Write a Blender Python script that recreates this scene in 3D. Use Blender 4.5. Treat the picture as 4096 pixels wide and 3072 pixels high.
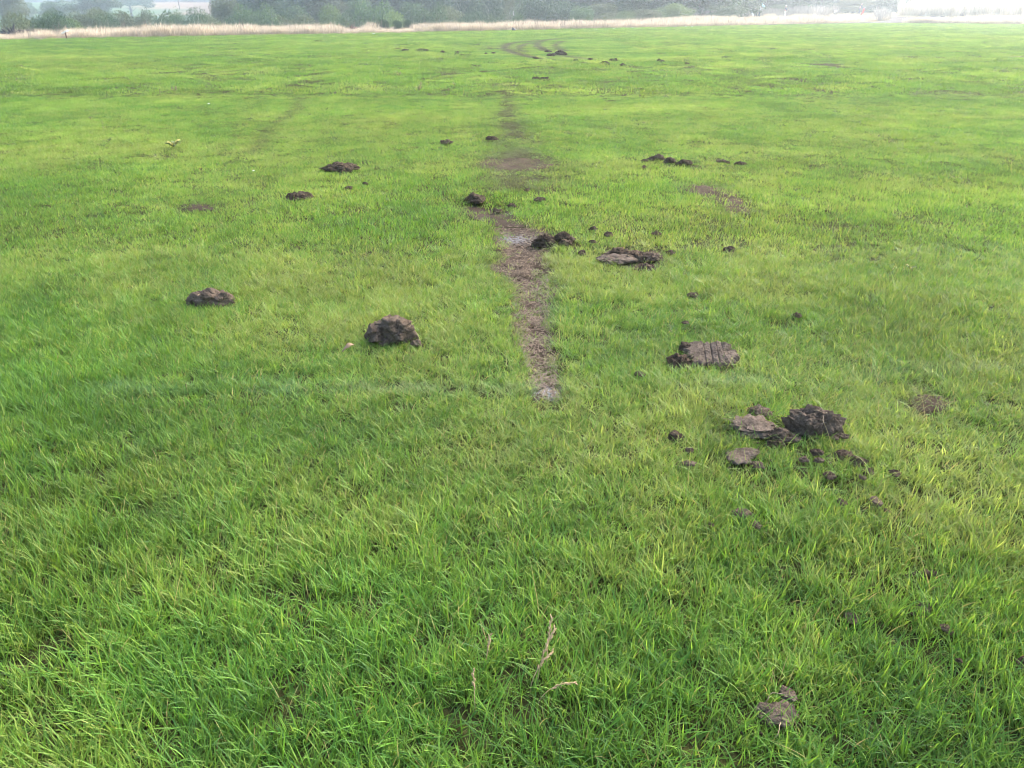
import bpy, bmesh, math, random
import numpy as np
from mathutils import Vector, noise

# ------------------------------------------------------------------ camera, sky, sun, exposure
for o in list(bpy.data.objects):
    bpy.data.objects.remove(o)
S = bpy.context.scene
COL = S.collection
R = math.radians

F_PX, CAM_H, PITCH = 2980.0, 1.55, R(26.75)          # focal length in photograph pixels, eye height, tilt down
cam_d = bpy.data.cameras.new('camera')
cam_d.sensor_width = 36.0
cam_d.lens = F_PX / 4096 * 36.0
cam_d.clip_start, cam_d.clip_end = 0.05, 3000
cam = bpy.data.objects.new('camera', cam_d)
COL.objects.link(cam)
cam.location = (0, 0, CAM_H)
cam.rotation_euler = (R(90) - PITCH, 0, 0)
S.camera = cam

SUN_AZ, SUN_EL = R(48), R(38)                         # azimuth clockwise from the view direction
sky_w = bpy.data.worlds.new('World')
S.world = sky_w
sky_w.use_nodes = True
wn = sky_w.node_tree.nodes
wl = sky_w.node_tree.links
wn.clear()
wo = wn.new('ShaderNodeOutputWorld')
wb = wn.new('ShaderNodeBackground')
ws = wn.new('ShaderNodeTexSky')
ws.sky_type = 'NISHITA'
ws.sun_disc = False
ws.sun_elevation = SUN_EL
ws.sun_rotation = SUN_AZ
ws.air_density = 1.0
ws.dust_density = 3.0
ws.ozone_density = 1.0
wb.inputs['Strength'].default_value = 0.13
wl.new(ws.outputs[0], wb.inputs[0])
wl.new(wb.outputs[0], wo.inputs[0])

sun_d = bpy.data.lights.new('sun', 'SUN')
sun_d.energy = 1.15
sun_d.angle = R(55)
sun_d.color = (1.0, 0.97, 0.91)
sun = bpy.data.objects.new('sun', sun_d)
COL.objects.link(sun)
sdir = Vector((math.sin(SUN_AZ) * math.cos(SUN_EL), math.cos(SUN_AZ) * math.cos(SUN_EL), math.sin(SUN_EL)))
sun.rotation_euler = sdir.to_track_quat('Z', 'Y').to_euler()
sun.location = sdir * 60

S.view_settings.view_transform = 'Standard'
S.view_settings.look = 'None'
S.view_settings.gamma = 1.0
S.view_settings.use_curve_mapping = False
S.view_settings.exposure = 2.5
S.cycles.pixel_filter_type = 'BLACKMAN_HARRIS'
S.cycles.filter_width = .9
S.cycles.use_denoising = True
S.cycles.sample_clamp_indirect = 4.0
S.cycles.max_bounces = 5
S.cycles.diffuse_bounces = 3
S.cycles.glossy_bounces = 1
S.cycles.transmission_bounces = 3
S.cycles.volume_bounces = 1
S.cycles.use_adaptive_sampling = True
S.cycles.adaptive_threshold = .03
S.cycles.transparent_max_bounces = 8

HAZE_DENSITY, HAZE_ANISO = 0.0016, 0.78

# ------------------------------------------------------------------ helpers
CT, ST = math.cos(PITCH), math.sin(PITCH)
_tab = np.random.RandomState(5).rand(256, 256)


def vn(x, y, s=0):
    """smooth value noise 0..1"""
    x = np.asarray(x, float) + s * 17.31
    y = np.asarray(y, float) + s * 9.77
    xi, yi = np.floor(x).astype(int), np.floor(y).astype(int)
    fx, fy = x - xi, y - yi
    fx, fy = fx * fx * (3 - 2 * fx), fy * fy * (3 - 2 * fy)
    a = _tab[xi & 255, yi & 255]; b = _tab[(xi + 1) & 255, yi & 255]
    c = _tab[xi & 255, (yi + 1) & 255]; d = _tab[(xi + 1) & 255, (yi + 1) & 255]
    return (a * (1 - fx) + b * fx) * (1 - fy) + (c * (1 - fx) + d * fx) * fy


def fbm(x, y, s=0, o=3):
    r, a, t = 0, 1.0, 0
    for k in range(o):
        r = r + a * vn(np.asarray(x) * 2 ** k, np.asarray(y) * 2 ** k, s + k); t += a; a *= .5
    return r / t


def sstep(a, b, x):
    t = np.clip((np.asarray(x, float) - a) / (b - a), 0, 1)
    return t * t * (3 - 2 * t)


def flat(px, py):
    """photograph pixel -> point on the level field"""
    u, v = (px - 2048) / F_PX, (py - 1536) / F_PX
    t = CAM_H / (ST + v * CT)
    return u * t, t * (CT - v * ST)


def at(px, py, Y):
    """photograph pixel -> point at distance Y"""
    u, v = (px - 2048) / F_PX, (py - 1536) / F_PX
    t = Y / (CT - v * ST)
    return Vector((u * t, Y, CAM_H - t * (ST + v * CT)))


def to_px(x, y, z=0.0):
    """world -> photograph pixel (numpy)"""
    dz = CAM_H - z
    dep = y * CT + dz * ST
    return 2048 + F_PX * x / dep, 1536 + F_PX * (dz * CT - y * ST) / dep


_ed = [flat(a, b) for a, b in ((-900, 178), (0, 162), (512, 152), (1024, 143), (1536, 134), (2048, 123), (2560, 112), (3072, 102), (3450, 94), (3700, 95), (4096, 99), (4700, 104))]
_ex, _ey = np.array([e[0] for e in _ed]), np.array([e[1] for e in _ed])


def edge_y(x):
    return np.interp(x, _ex, _ey)


# centre line and half width of the worn strip, which lies a little sunk
_sr = [(1600, 2170, 2235), (1500, 2120, 2230), (1400, 2085, 2210), (1250, 2060, 2195), (1110, 2030, 2195), (1060, 1955, 2170), (985, 2000, 2180), (905, 2005, 2150)]
_sy = np.array([flat(2100, r[0])[1] for r in _sr])
_sc = np.array([flat((r[1] + r[2]) / 2, r[0])[0] for r in _sr])
_sw = np.array([(flat(r[2], r[0])[0] - flat(r[1], r[0])[0]) / 2 + .03 for r in _sr])


def ground_z(x, y):
    x = np.asarray(x, float); y = np.asarray(y, float)
    near = 1 - sstep(9, 22, np.hypot(x, y))
    z = near * (0.026 * (fbm(x * 1.1, y * 1.1, 3, 2) - .5) + 0.018 * (fbm(x * 4.5, y * 4.5, 8, 2) - .5))
    z = z - .030 * np.exp(-((x - np.interp(y, _sy, _sc)) / np.interp(y, _sy, _sw)) ** 4) * sstep(_sy[0] - .3, _sy[0] + .3, y) * (1 - sstep(_sy[-1] - .4, _sy[-1] + .3, y))
    z = z - .075 * np.exp(-((x + .22) / .26) ** 2 - ((y - 6.62) / .30) ** 2)
    s = y - edge_y(x)
    left = 1 - sstep(-14, 14, x - (y - 66) * .25)
    out = sstep(2.5, 34, s)
    z = z - 5.2 * left * out
    z = z + (1 - left) * ((.40 + .30 * sstep(46, 62, x)) * sstep(12, 60, s))
    z = z + 1.1 * sstep(0, 5, s - 6) * sstep(56, 66, x) * (1 - sstep(120, 150, y)) * sstep(66, 74, x + (y - 105) * .3)
    z = z + left * 9.5 * sstep(165, 430, y) + (1 - left) * 6.0 * sstep(190, 430, y)
    return z


def gz(x, y):
    return float(ground_z(np.array([x]), np.array([y]))[0])


def link(name, me, mat=None, parent=None):
    o = bpy.data.objects.new(name, me)
    COL.objects.link(o)
    if mat and me is not None and len(me.materials) == 0:
        me.materials.append(mat)
    if parent:
        o.parent = parent
    return o


def mesh(name, v, f, smooth=True):
    me = bpy.data.meshes.new(name)
    me.from_pydata([tuple(p) for p in v], [], [tuple(q) for q in f])
    if smooth:
        me.shade_smooth()
    me.update()
    return me


def empty(name, loc=(0, 0, 0), rz=0.0):
    o = bpy.data.objects.new(name, None)
    COL.objects.link(o)
    o.location = loc
    o.rotation_euler = (0, 0, rz)
    o.empty_display_size = .2
    return o


def tag(o, label=None, cat=None, group=None, kind=None):
    if label: o['label'] = label
    if cat: o['category'] = cat
    if group: o['group'] = group
    if kind: o['kind'] = kind
    return o


def tube(v, f, pts, rad, n=6):
    """append a tapering tube along pts to lists v, f"""
    b0 = len(v)
    pts = [Vector(p) for p in pts]
    for i, p in enumerate(pts):
        d = (pts[min(i + 1, len(pts) - 1)] - pts[max(i - 1, 0)]).normalized()
        a = d.cross(Vector((0.31, 0.77, .55))).normalized()
        b = d.cross(a)
        r = rad[i] if hasattr(rad, '__len__') else rad
        for k in range(n):
            an = 2 * math.pi * k / n
            v.append(p + (a * math.cos(an) + b * math.sin(an)) * r)
    for i in range(len(pts) - 1):
        for k in range(n):
            f.append((b0 + i * n + k, b0 + i * n + (k + 1) % n, b0 + (i + 1) * n + (k + 1) % n, b0 + (i + 1) * n + k))
    f.append(tuple(b0 + k for k in range(n))[::-1])
    f.append(tuple(b0 + (len(pts) - 1) * n + k for k in range(n)))


def box(v, f, c, s, rz=0.0, tilt=0.0):
    b0 = len(v)
    for dx in (-.5, .5):
        for dy in (-.5, .5):
            for dz in (-.5, .5):
                x, y, z = dx * s[0], dy * s[1], dz * s[2]
                x, z = x * math.cos(tilt) - z * math.sin(tilt), x * math.sin(tilt) + z * math.cos(tilt)
                x, y = x * math.cos(rz) - y * math.sin(rz), x * math.sin(rz) + y * math.cos(rz)
                v.append((c[0] + x, c[1] + y, c[2] + z))
    for q in ((0, 1, 3, 2), (4, 6, 7, 5), (0, 4, 5, 1), (2, 3, 7, 6), (0, 2, 6, 4), (1, 5, 7, 3)):
        f.append(tuple(b0 + k for k in q))


# ------------------------------------------------------------------ materials
def new_mat(name):
    m = bpy.data.materials.new(name)
    m.use_nodes = True
    nt = m.node_tree
    nt.nodes.clear()
    out = nt.nodes.new('ShaderNodeOutputMaterial')
    return m, nt, nt.nodes, nt.links, out


def noise_node(N, L, scale, detail=4, rough=.55, coord='Object', vec=None):
    t = N.new('ShaderNodeTexNoise')
    t.inputs['Scale'].default_value = scale
    t.inputs['Detail'].default_value = detail
    t.inputs['Roughness'].default_value = rough
    if vec is None:
        tc = N.new('ShaderNodeTexCoord')
        vec = tc.outputs[coord]
    L.new(vec, t.inputs['Vector'])
    return t


def ramp(N, L, src, stops):
    r = N.new('ShaderNodeValToRGB')
    cr = r.color_ramp
    while len(cr.elements) < len(stops):
        cr.elements.new(.5)
    for e, (p, c) in zip(cr.elements, stops):
        e.position = p
        e.color = (*c, 1)
    L.new(src, r.inputs[0])
    return r


def simple(name, col, rough=.8, var=.25, scale=6.0, spec=.3):
    m, nt, N, L, out = new_mat(name)
    b = N.new('ShaderNodeBsdfPrincipled')
    n = noise_node(N, L, scale)
    lo = tuple(c * (1 - var) for c in col); hi = tuple(min(1, c * (1 + var)) for c in col)
    r = ramp(N, L, n.outputs['Fac'], [(.3, lo), (.7, hi)])
    L.new(r.outputs[0], b.inputs['Base Color'])
    b.inputs['Roughness'].default_value = rough
    b.inputs['Specular IOR Level'].default_value = spec
    L.new(b.outputs[0], out.inputs[0])
    return m


def soil_mat(name, dark, light, big=9.0, bump=.6, chalk=False):
    m, nt, N, L, out = new_mat(name)
    b = N.new('ShaderNodeBsdfPrincipled')
    tc = N.new('ShaderNodeTexCoord')
    n1 = noise_node(N, L, big, 6, .65, vec=tc.outputs['Object'])
    n2 = noise_node(N, L, big * 9, 5, .7, vec=tc.outputs['Object'])
    mx = N.new('ShaderNodeMath'); mx.operation = 'MULTIPLY_ADD'
    mx.inputs[1].default_value = .55
    L.new(n2.outputs['Fac'], mx.inputs[0])
    m2 = N.new('ShaderNodeMath'); m2.operation = 'MULTIPLY'; m2.inputs[1].default_value = .45
    L.new(n1.outputs['Fac'], m2.inputs[0]); L.new(m2.outputs[0], mx.inputs[2])
    mid = tuple((a + c) / 2 for a, c in zip(dark, light))
    r = ramp(N, L, mx.outputs[0], [(.36, dark), (.5, mid), (.64, light)])
    src = r.outputs[0]
    if chalk:
        at_ = N.new('ShaderNodeAttribute'); at_.attribute_name = 'chalk'
        mm = N.new('ShaderNodeMath'); mm.operation = 'MULTIPLY'
        r3 = ramp(N, L, n2.outputs['Fac'], [(.42, (0, 0, 0)), (.62, (1, 1, 1))])
        L.new(r3.outputs[0], mm.inputs[0]); L.new(at_.outputs['Fac'], mm.inputs[1])
        mc = N.new('ShaderNodeMixRGB'); mc.inputs[2].default_value = (.38, .42, .47, 1)
        L.new(mm.outputs[0], mc.inputs[0]); L.new(src, mc.inputs[1]); src = mc.outputs[0]
    L.new(src, b.inputs['Base Color'])
    b.inputs['Roughness'].default_value = .92
    b.inputs['Specular IOR Level'].default_value = .02
    bp = N.new('ShaderNodeBump'); bp.inputs['Strength'].default_value = bump; bp.inputs['Distance'].default_value = .02
    L.new(mx.outputs[0], bp.inputs['Height']); L.new(bp.outputs[0], b.inputs['Normal'])
    L.new(b.outputs[0], out.inputs[0])
    return m


M_CLOD = soil_mat('clod_soil', (.052, .038, .027), (.170, .126, .092), 16, 1.0)
M_DARK = soil_mat('damp_soil', (.030, .022, .015), (.130, .094, .066), 16, 1.0)
M_SLAB = soil_mat('dry_slab_soil', (.055, .041, .030), (.175, .134, .102), 14, 1.0)
M_BARE = soil_mat('bare_soil', (.024, .017, .011), (.105, .075, .052), 5, 1.0, chalk=True)
M_FARSOIL = soil_mat('far_soil', (.022, .016, .011), (.075, .055, .040), 9, .8)
M_PATH = soil_mat('path_soil', (.055, .045, .04), (.12, .10, .09), .6, .4)
M_STRAW = simple('straw', (.30, .22, .13), .75, .4, 30)
M_SEED = simple('seed_straw', (.36, .25, .13), .75, .25, 60)
M_CHAFF = simple('chaff', (.16, .115, .075), .8, .5, 60)
M_ROOT = simple('root_fibre', (.17, .125, .085), .8, .3, 30)


def grass_mat():
    m, nt, N, L, out = new_mat('grass_blade')
    a = N.new('ShaderNodeAttribute'); a.attribute_name = 'col'
    sp = N.new('ShaderNodeSeparateColor'); L.new(a.outputs['Color'], sp.inputs[0])
    ti = N.new('ShaderNodeAttribute'); ti.attribute_name = 'tint'; ti.attribute_type = 'INSTANCER'
    st = N.new('ShaderNodeSeparateColor'); L.new(ti.outputs['Color'], st.inputs[0])
    # green to yellow green: blade random + patch tint
    ad = N.new('ShaderNodeMath'); ad.operation = 'MULTIPLY_ADD'; ad.inputs[1].default_value = .55
    L.new(sp.outputs[0], ad.inputs[0])
    sc = N.new('ShaderNodeMath'); sc.operation = 'MULTIPLY'; sc.inputs[1].default_value = .75
    L.new(st.outputs[0], sc.inputs[0]); L.new(sc.outputs[0], ad.inputs[2])
    g = ramp(N, L, ad.outputs[0], [(.08, (.048, .140, .026)), (.40, (.098, .222, .028)), (.72, (.166, .285, .040)), (1.0, (.26, .315, .080))])
    # dry blades
    dm = N.new('ShaderNodeMixRGB'); dm.inputs[2].default_value = (.42, .33, .15, 1)
    L.new(sp.outputs[2], dm.inputs[0]); L.new(g.outputs[0], dm.inputs[1])
    # base of the blade is paler, yellowish
    bm_ = N.new('ShaderNodeMixRGB'); bm_.inputs[2].default_value = (.10, .13, .035, 1)
    inv = N.new('ShaderNodeMapRange'); inv.inputs[1].default_value = 0; inv.inputs[2].default_value = .35
    inv.inputs[3].default_value = .55; inv.inputs[4].default_value = 0
    L.new(sp.outputs[1], inv.inputs[0]); L.new(inv.outputs[0], bm_.inputs[0]); L.new(dm.outputs[0], bm_.inputs[1])
    # mud on blades, and field-marking paint
    mu = N.new('ShaderNodeMixRGB'); mu.inputs[2].default_value = (.080, .066, .044, 1)
    L.new(st.outputs[2], mu.inputs[0]); L.new(bm_.outputs[0], mu.inputs[1])
    pa = N.new('ShaderNodeMixRGB'); pa.inputs[2].default_value = (.30, .40, .46, 1)
    L.new(ti.outputs['Alpha'], pa.inputs[0]); L.new(mu.outputs[0], pa.inputs[1])
    br = N.new('ShaderNodeMixRGB'); br.blend_type = 'MULTIPLY'; br.inputs[0].default_value = 1
    dbl = N.new('ShaderNodeMath'); dbl.operation = 'MULTIPLY'; dbl.inputs[1].default_value = 2
    L.new(st.outputs[1], dbl.inputs[0])
    cc = N.new('ShaderNodeCombineColor')
    for k in range(3): L.new(dbl.outputs[0], cc.inputs[k])
    L.new(pa.outputs[0], br.inputs[1]); L.new(cc.outputs[0], br.inputs[2])
    p = N.new('ShaderNodeBsdfPrincipled')
    p.inputs['Roughness'].default_value = .5
    p.inputs['Specular IOR Level'].default_value = .3
    L.new(br.outputs[0], p.inputs['Base Color'])
    t = N.new('ShaderNodeBsdfTranslucent')
    ty = N.new('ShaderNodeMixRGB'); ty.blend_type = 'MULTIPLY'; ty.inputs[0].default_value = 1
    ty.inputs[2].default_value = (1.15, 1.05, .65, 1)
    L.new(br.outputs[0], ty.inputs[1]); L.new(ty.outputs[0], t.inputs['Color'])
    mix = N.new('ShaderNodeMixShader'); mix.inputs[0].default_value = .5
    L.new(p.outputs[0], mix.inputs[1]); L.new(t.outputs[0], mix.inputs[2])
    L.new(mix.outputs[0], out.inputs[0])
    return m


def leafy(name, lo, hi, trans=.3, rough=.6, attr='col'):
    m, nt, N, L, out = new_mat(name)
    a = N.new('ShaderNodeAttribute'); a.attribute_name = attr
    sp = N.new('ShaderNodeSeparateColor'); L.new(a.outputs['Color'], sp.inputs[0])
    oi = N.new('ShaderNodeObjectInfo')
    g = ramp(N, L, sp.outputs[0], [(0, lo), (1, hi)])
    hv = N.new('ShaderNodeHueSaturation')
    mr = N.new('ShaderNodeMapRange'); mr.inputs[3].default_value = .75; mr.inputs[4].default_value = 1.25
    L.new(oi.outputs['Random'], mr.inputs[0]); L.new(mr.outputs[0], hv.inputs['Value'])
    L.new(g.outputs[0], hv.inputs['Color'])
    p = N.new('ShaderNodeBsdfPrincipled'); p.inputs['Roughness'].default_value = rough
    p.inputs['Specular IOR Level'].default_value = .25
    L.new(hv.outputs[0], p.inputs['Base Color'])
    t = N.new('ShaderNodeBsdfTranslucent'); L.new(hv.outputs[0], t.inputs['Color'])
    mix = N.new('ShaderNodeMixShader'); mix.inputs[0].default_value = trans
    L.new(p.outputs[0], mix.inputs[1]); L.new(t.outputs[0], mix.inputs[2])
    L.new(mix.outputs[0], out.inputs[0])
    return m


M_GRASS = grass_mat()
M_DRYGRASS = leafy('dry_grass', (.32, .24, .15), (.74, .62, .46), .3)
M_REED = leafy('reed', (.40, .33, .24), (.80, .72, .58), .3)
M_DEADWEED = leafy('dead_weed', (.10, .075, .055), (.26, .20, .15), .15)
M_LEAF = [leafy('foliage_mid', (.034, .072, .018), (.095, .160, .040), .3),
          leafy('foliage_dark', (.018, .045, .015), (.052, .100, .028), .3),
          leafy('foliage_olive', (.052, .072, .024), (.125, .145, .048), .3),
          leafy('foliage_light', (.060, .105, .022), (.150, .210, .045), .3)]
M_WEED = leafy('weed_leaf', (.05, .085, .025), (.16, .19, .06), .25)
M_BARK = simple('bark', (.040, .033, .027), .9, .4, 3)
M_BIRCH = simple('birch_bark', (.50, .48, .44), .8, .35, 4)


def field_mat():
    m, nt, N, L, out = new_mat('field_ground')
    tc = N.new('ShaderNodeTexCoord')
    n1 = noise_node(N, L, 40, 6, .75, vec=tc.outputs['Object'])
    n2 = noise_node(N, L, .35, 4, .6, vec=tc.outputs['Object'])
    thatch = ramp(N, L, n1.outputs['Fac'], [(.38, (.022, .018, .010)), (.52, (.045, .046, .016)), (.66, (.080, .082, .030))])
    zone = N.new('ShaderNodeAttribute'); zone.attribute_name = 'zone'
    sp = N.new('ShaderNodeSeparateColor'); L.new(zone.outputs['Color'], sp.inputs[0])
    rough_ = ramp(N, L, n2.outputs['Fac'], [(.35, (.16, .13, .07)), (.65, (.33, .27, .16))])
    mead = ramp(N, L, n2.outputs['Fac'], [(.35, (.045, .085, .022)), (.65, (.075, .120, .032))])
    dry = ramp(N, L, n2.outputs['Fac'], [(.35, (.17, .10, .056)), (.65, (.29, .19, .115))])
    a = N.new('ShaderNodeMixRGB'); L.new(sp.outputs[0], a.inputs[0]); L.new(thatch.outputs[0], a.inputs[1]); L.new(rough_.outputs[0], a.inputs[2])
    b = N.new('ShaderNodeMixRGB'); L.new(sp.outputs[1], b.inputs[0]); L.new(a.outputs[0], b.inputs[1]); L.new(mead.outputs[0], b.inputs[2])
    c = N.new('ShaderNodeMixRGB'); L.new(sp.outputs[2], c.inputs[0]); L.new(b.outputs[0], c.inputs[1]); L.new(dry.outputs[0], c.inputs[2])
    p = N.new('ShaderNodeBsdfPrincipled'); p.inputs['Roughness'].default_value = .95; p.inputs['Specular IOR Level'].default_value = .02
    L.new(c.outputs[0], p.inputs['Base Color'])
    bp = N.new('ShaderNodeBump'); bp.inputs['Strength'].default_value = .5; bp.inputs['Distance'].default_value = .02
    L.new(n1.outputs['Fac'], bp.inputs['Height']); L.new(bp.outputs[0], p.inputs['Normal'])
    L.new(p.outputs[0], out.inputs[0])
    return m


# ------------------------------------------------------------------ ground sheet
def axis(dense_a, dense_b, step, lo, hi, grow=1.16):
    a = list(np.arange(dense_a, dense_b + 1e-6, step))
    s = step; p = dense_b; up = []
    while p < hi:
        s = min(s * grow, 12); p += s; up.append(min(p, hi))
    s = step; p = dense_a; dn = []
    while p > lo:
        s = min(s * grow, 12); p -= s; dn.append(max(p, lo))
    return np.array(dn[::-1] + a + up)


gx = axis(-4.6, 4.6, .06, -400, 400)
gy = axis(.5, 8.0, .06, -60, 540)
GX, GY = np.meshgrid(gx, gy)
GZ = ground_z(GX, GY)
nx, ny = len(gx), len(gy)
idx = np.arange(nx * ny).reshape(ny, nx)
quads = np.stack([idx[:-1, :-1], idx[:-1, 1:], idx[1:, 1:], idx[1:, :-1]], -1).reshape(-1, 4)
me = mesh('ground', np.stack([GX, GY, GZ], -1).reshape(-1, 3), quads.tolist())
za = me.attributes.new('zone', 'FLOAT_COLOR', 'POINT')
sx, sy = GX.ravel(), GY.ravel()
PXx, PXy = to_px(sx, sy, GZ.ravel())
rough_zone = sstep(0, .8, sy - edge_y(sx))
mead_zone = sstep(205, 225, sy)
dryf = ((sy > 300) & (sy < 452) & (PXx > 560 + (sy < 330) * 180) & (PXx < 930)).astype(float)
za.data.foreach_set('color', np.stack([rough_zone, mead_zone, dryf, np.ones_like(sx)], -1).astype('f').ravel())
ground = link('ground', me, field_mat())
tag(ground, 'wide grass playing field sloping away to a wooded valley', kind='structure')

# ------------------------------------------------------------------ bare soil patches (rows of y, left x, right x in photograph pixels on the level field)
PATCH = {
    'strip': [(905, 2005, 2150), (930, 1995, 2165), (960, 1990, 2170), (985, 2000, 2180), (1010, 2025, 2175), (1035, 2015, 2165), (1060, 1955, 2170),
              (1085, 1975, 2180), (1110, 2030, 2195), (1150, 2050, 2210), (1200, 2058, 2190), (1250, 2060, 2195), (1300, 2065, 2205), (1350, 2070, 2200),
              (1400, 2085, 2210), (1450, 2100, 2225), (1500, 2120, 2230), (1540, 2140, 2240), (1575, 2150, 2245), (1600, 2170, 2235)],
    'hollow': [(806, 1880, 1965), (826, 1860, 2022), (850, 1870, 2046), (874, 1895, 2060), (896, 1940, 2080), (908, 1975, 2090)],
    'worn_top': [(638, 1970, 2130), (650, 1930, 2200), (662, 1900, 2215), (674, 1930, 2190), (684, 2000, 2120)],
    'worn_right': [(735, 2790, 2850), (748, 2750, 2880), (762, 2735, 2900), (778, 2800, 2940), (795, 2860, 2955), (815, 2890, 2965), (835, 2900, 2985), (860, 2900, 2990)],
    'bare_right': [(1585, 3680, 3740), (1602, 3640, 3790), (1620, 3625, 3795), (1640, 3660, 3775), (1655, 3700, 3750)],
    'flat_left': [(818, 760, 835), (824, 735, 850), (832, 730, 848), (842, 750, 845)],
    'mud_flat': [(1003, 2440, 2600), (1018, 2405, 2640), (1035, 2395, 2650), (1052, 2405, 2650), (1068, 2440, 2640), (1086, 2560, 2620)],
    'far_mud': [(188, 1915, 1970), (191, 1900, 1985), (195, 1905, 1992), (198, 1930, 1975)],
}
PATCH_INFO = {
    'strip': ('worn_soil_strip', 'long strip of bare brown soil with straw running up the middle'),
    'hollow': ('soil_hollow', 'dark bare soil hollow at the head of the worn strip'),
    'worn_top': ('worn_soil_patch', 'thin worn soil patch crossing the track above the hollow'),
    'worn_right': ('worn_soil_patch', 'crooked grey bare patch with dead stalks on the right'),
    'bare_right': ('bare_soil_spot', 'small bare spot half hidden in grass near the right side'),
    'flat_left': ('scraped_soil_patch', 'flat scraped soil patch leftmost on the field'),
    'mud_flat': ('churned_soil_patch', 'churned soil patch under the broken mud right of the strip'),
    'far_mud': ('far_mud_patch', 'pinkish mud patch far off left of the tyre curves'),
}
SOFT = {'strip': .0, 'hollow': .02, 'worn_top': .8, 'worn_right': .62, 'bare_right': .55, 'flat_left': .05, 'mud_flat': .10, 'far_mud': .25}


def in_patch(key, px, py, pad=0.0):
    rows = PATCH[key]
    ys = np.array([r[0] for r in rows], float)
    xl = np.interp(py, ys, [r[1] for r in rows]) - pad
    xr = np.interp(py, ys, [r[2] for r in rows]) + pad
    return (py > ys[0]) & (py < ys[-1]) & (px > xl) & (px < xr)


for key, rows in PATCH.items():
    ys = np.array([r[0] for r in rows], float)
    n_r, n_c = (90, 16) if key == 'strip' else (22, 22)
    V, Fc, ch = [], [], []
    rw = random.Random(hash(key) % 1000 if False else len(key) * 7)
    for i in range(n_r + 1):
        py = ys[0] + (ys[-1] - ys[0]) * i / n_r
        l = np.interp(py, ys, [r[1] for r in rows]) - (34 if key == 'strip' else 10); r_ = np.interp(py, ys, [r[2] for r in rows]) + (34 if key == 'strip' else 10)
        l += 14 * (float(vn(py * .09, 1.3, 2)) - .5); r_ += 14 * (float(vn(py * .09, 7.3, 4)) - .5)
        for j in range(n_c + 1):
            px = l + (r_ - l) * j / n_c
            x, y = flat(px, py)
            e = min(j, n_c - j, i, n_r - i)
            rel = .022 * (float(fbm(x * 9, y * 9, 11, 3)) - .45)
            z = gz(x, y) + (0.006 + rel if e > 0 else -.006)
            if key == 'hollow':
                z = gz(x, y) + .006 + rel * .5
            V.append((x, y, z))
            ch.append(max(.5 * math.exp(-((px - 2065) / 65) ** 2 - ((py - 950) / 14) ** 2), 1.2 * math.exp(-((px - 2190) / 45) ** 2 - ((py - 1560) / 26) ** 2)) if key == 'strip' else 0)
    for i in range(n_r):
        for j in range(n_c):
            a = i * (n_c + 1) + j
            Fc.append((a, a + n_c + 1, a + n_c + 2, a + 1))
    pm = mesh(key, V, Fc)
    ca = pm.attributes.new('chalk', 'FLOAT', 'POINT')
    ca.data.foreach_set('value', np.array(ch, 'f'))
    o = link(PATCH_INFO[key][0], pm, M_FARSOIL if key in ('far_mud', 'hollow', 'flat_left') else M_BARE)
    tag(o, PATCH_INFO[key][1], kind='structure')

# dirt path and stony verge on the right, by the tee
pth = [(22.0, 82.6, 0.6), (28, 86.6, 1.3), (35, 91.5, 2.2), (43, 98, 3.2), (51, 106, 4.2), (58, 115, 5.5), (62, 124, 6.5), (60, 132, 7.5)]
V, Fc = [], []
for i in range(57):
    t = i / 8.0; k = min(int(t), 6); q = t - k
    c = np.array(pth[k]) * (1 - q) + np.array(pth[k + 1]) * q
    d = np.array(pth[k + 1][:2], float) - np.array(pth[k][:2], float); d /= np.hypot(*d); n_ = np.array([-d[1], d[0]])
    for j in range(9):
        w = (j / 8 - .5) * 2 * c[2] * (1 + .25 * (float(vn(i * .4, j > 4, 3)) - .5))
        x, y = c[0] + n_[0] * w, c[1] + n_[1] * w
        V.append((x, y, gz(x, y) + (.03 if 0 < j < 8 else .0) + .04 * float(vn(x, y, 4))))
for i in range(56):
    for j in range(8):
        a = i * 9 + j
        Fc.append((a, a + 1, a + 10, a + 9))
tag(link('dirt_path', mesh('dirt_path', V, Fc), M_PATH), 'bare grey dirt path leaving the field edge on the right', kind='structure')
PATH_PTS = np.array(pth)

# ------------------------------------------------------------------ mud clods
rng = random.Random(11)
FOOT = []                                              # footprints that keep grass out: x, y, half width, half length


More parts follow.
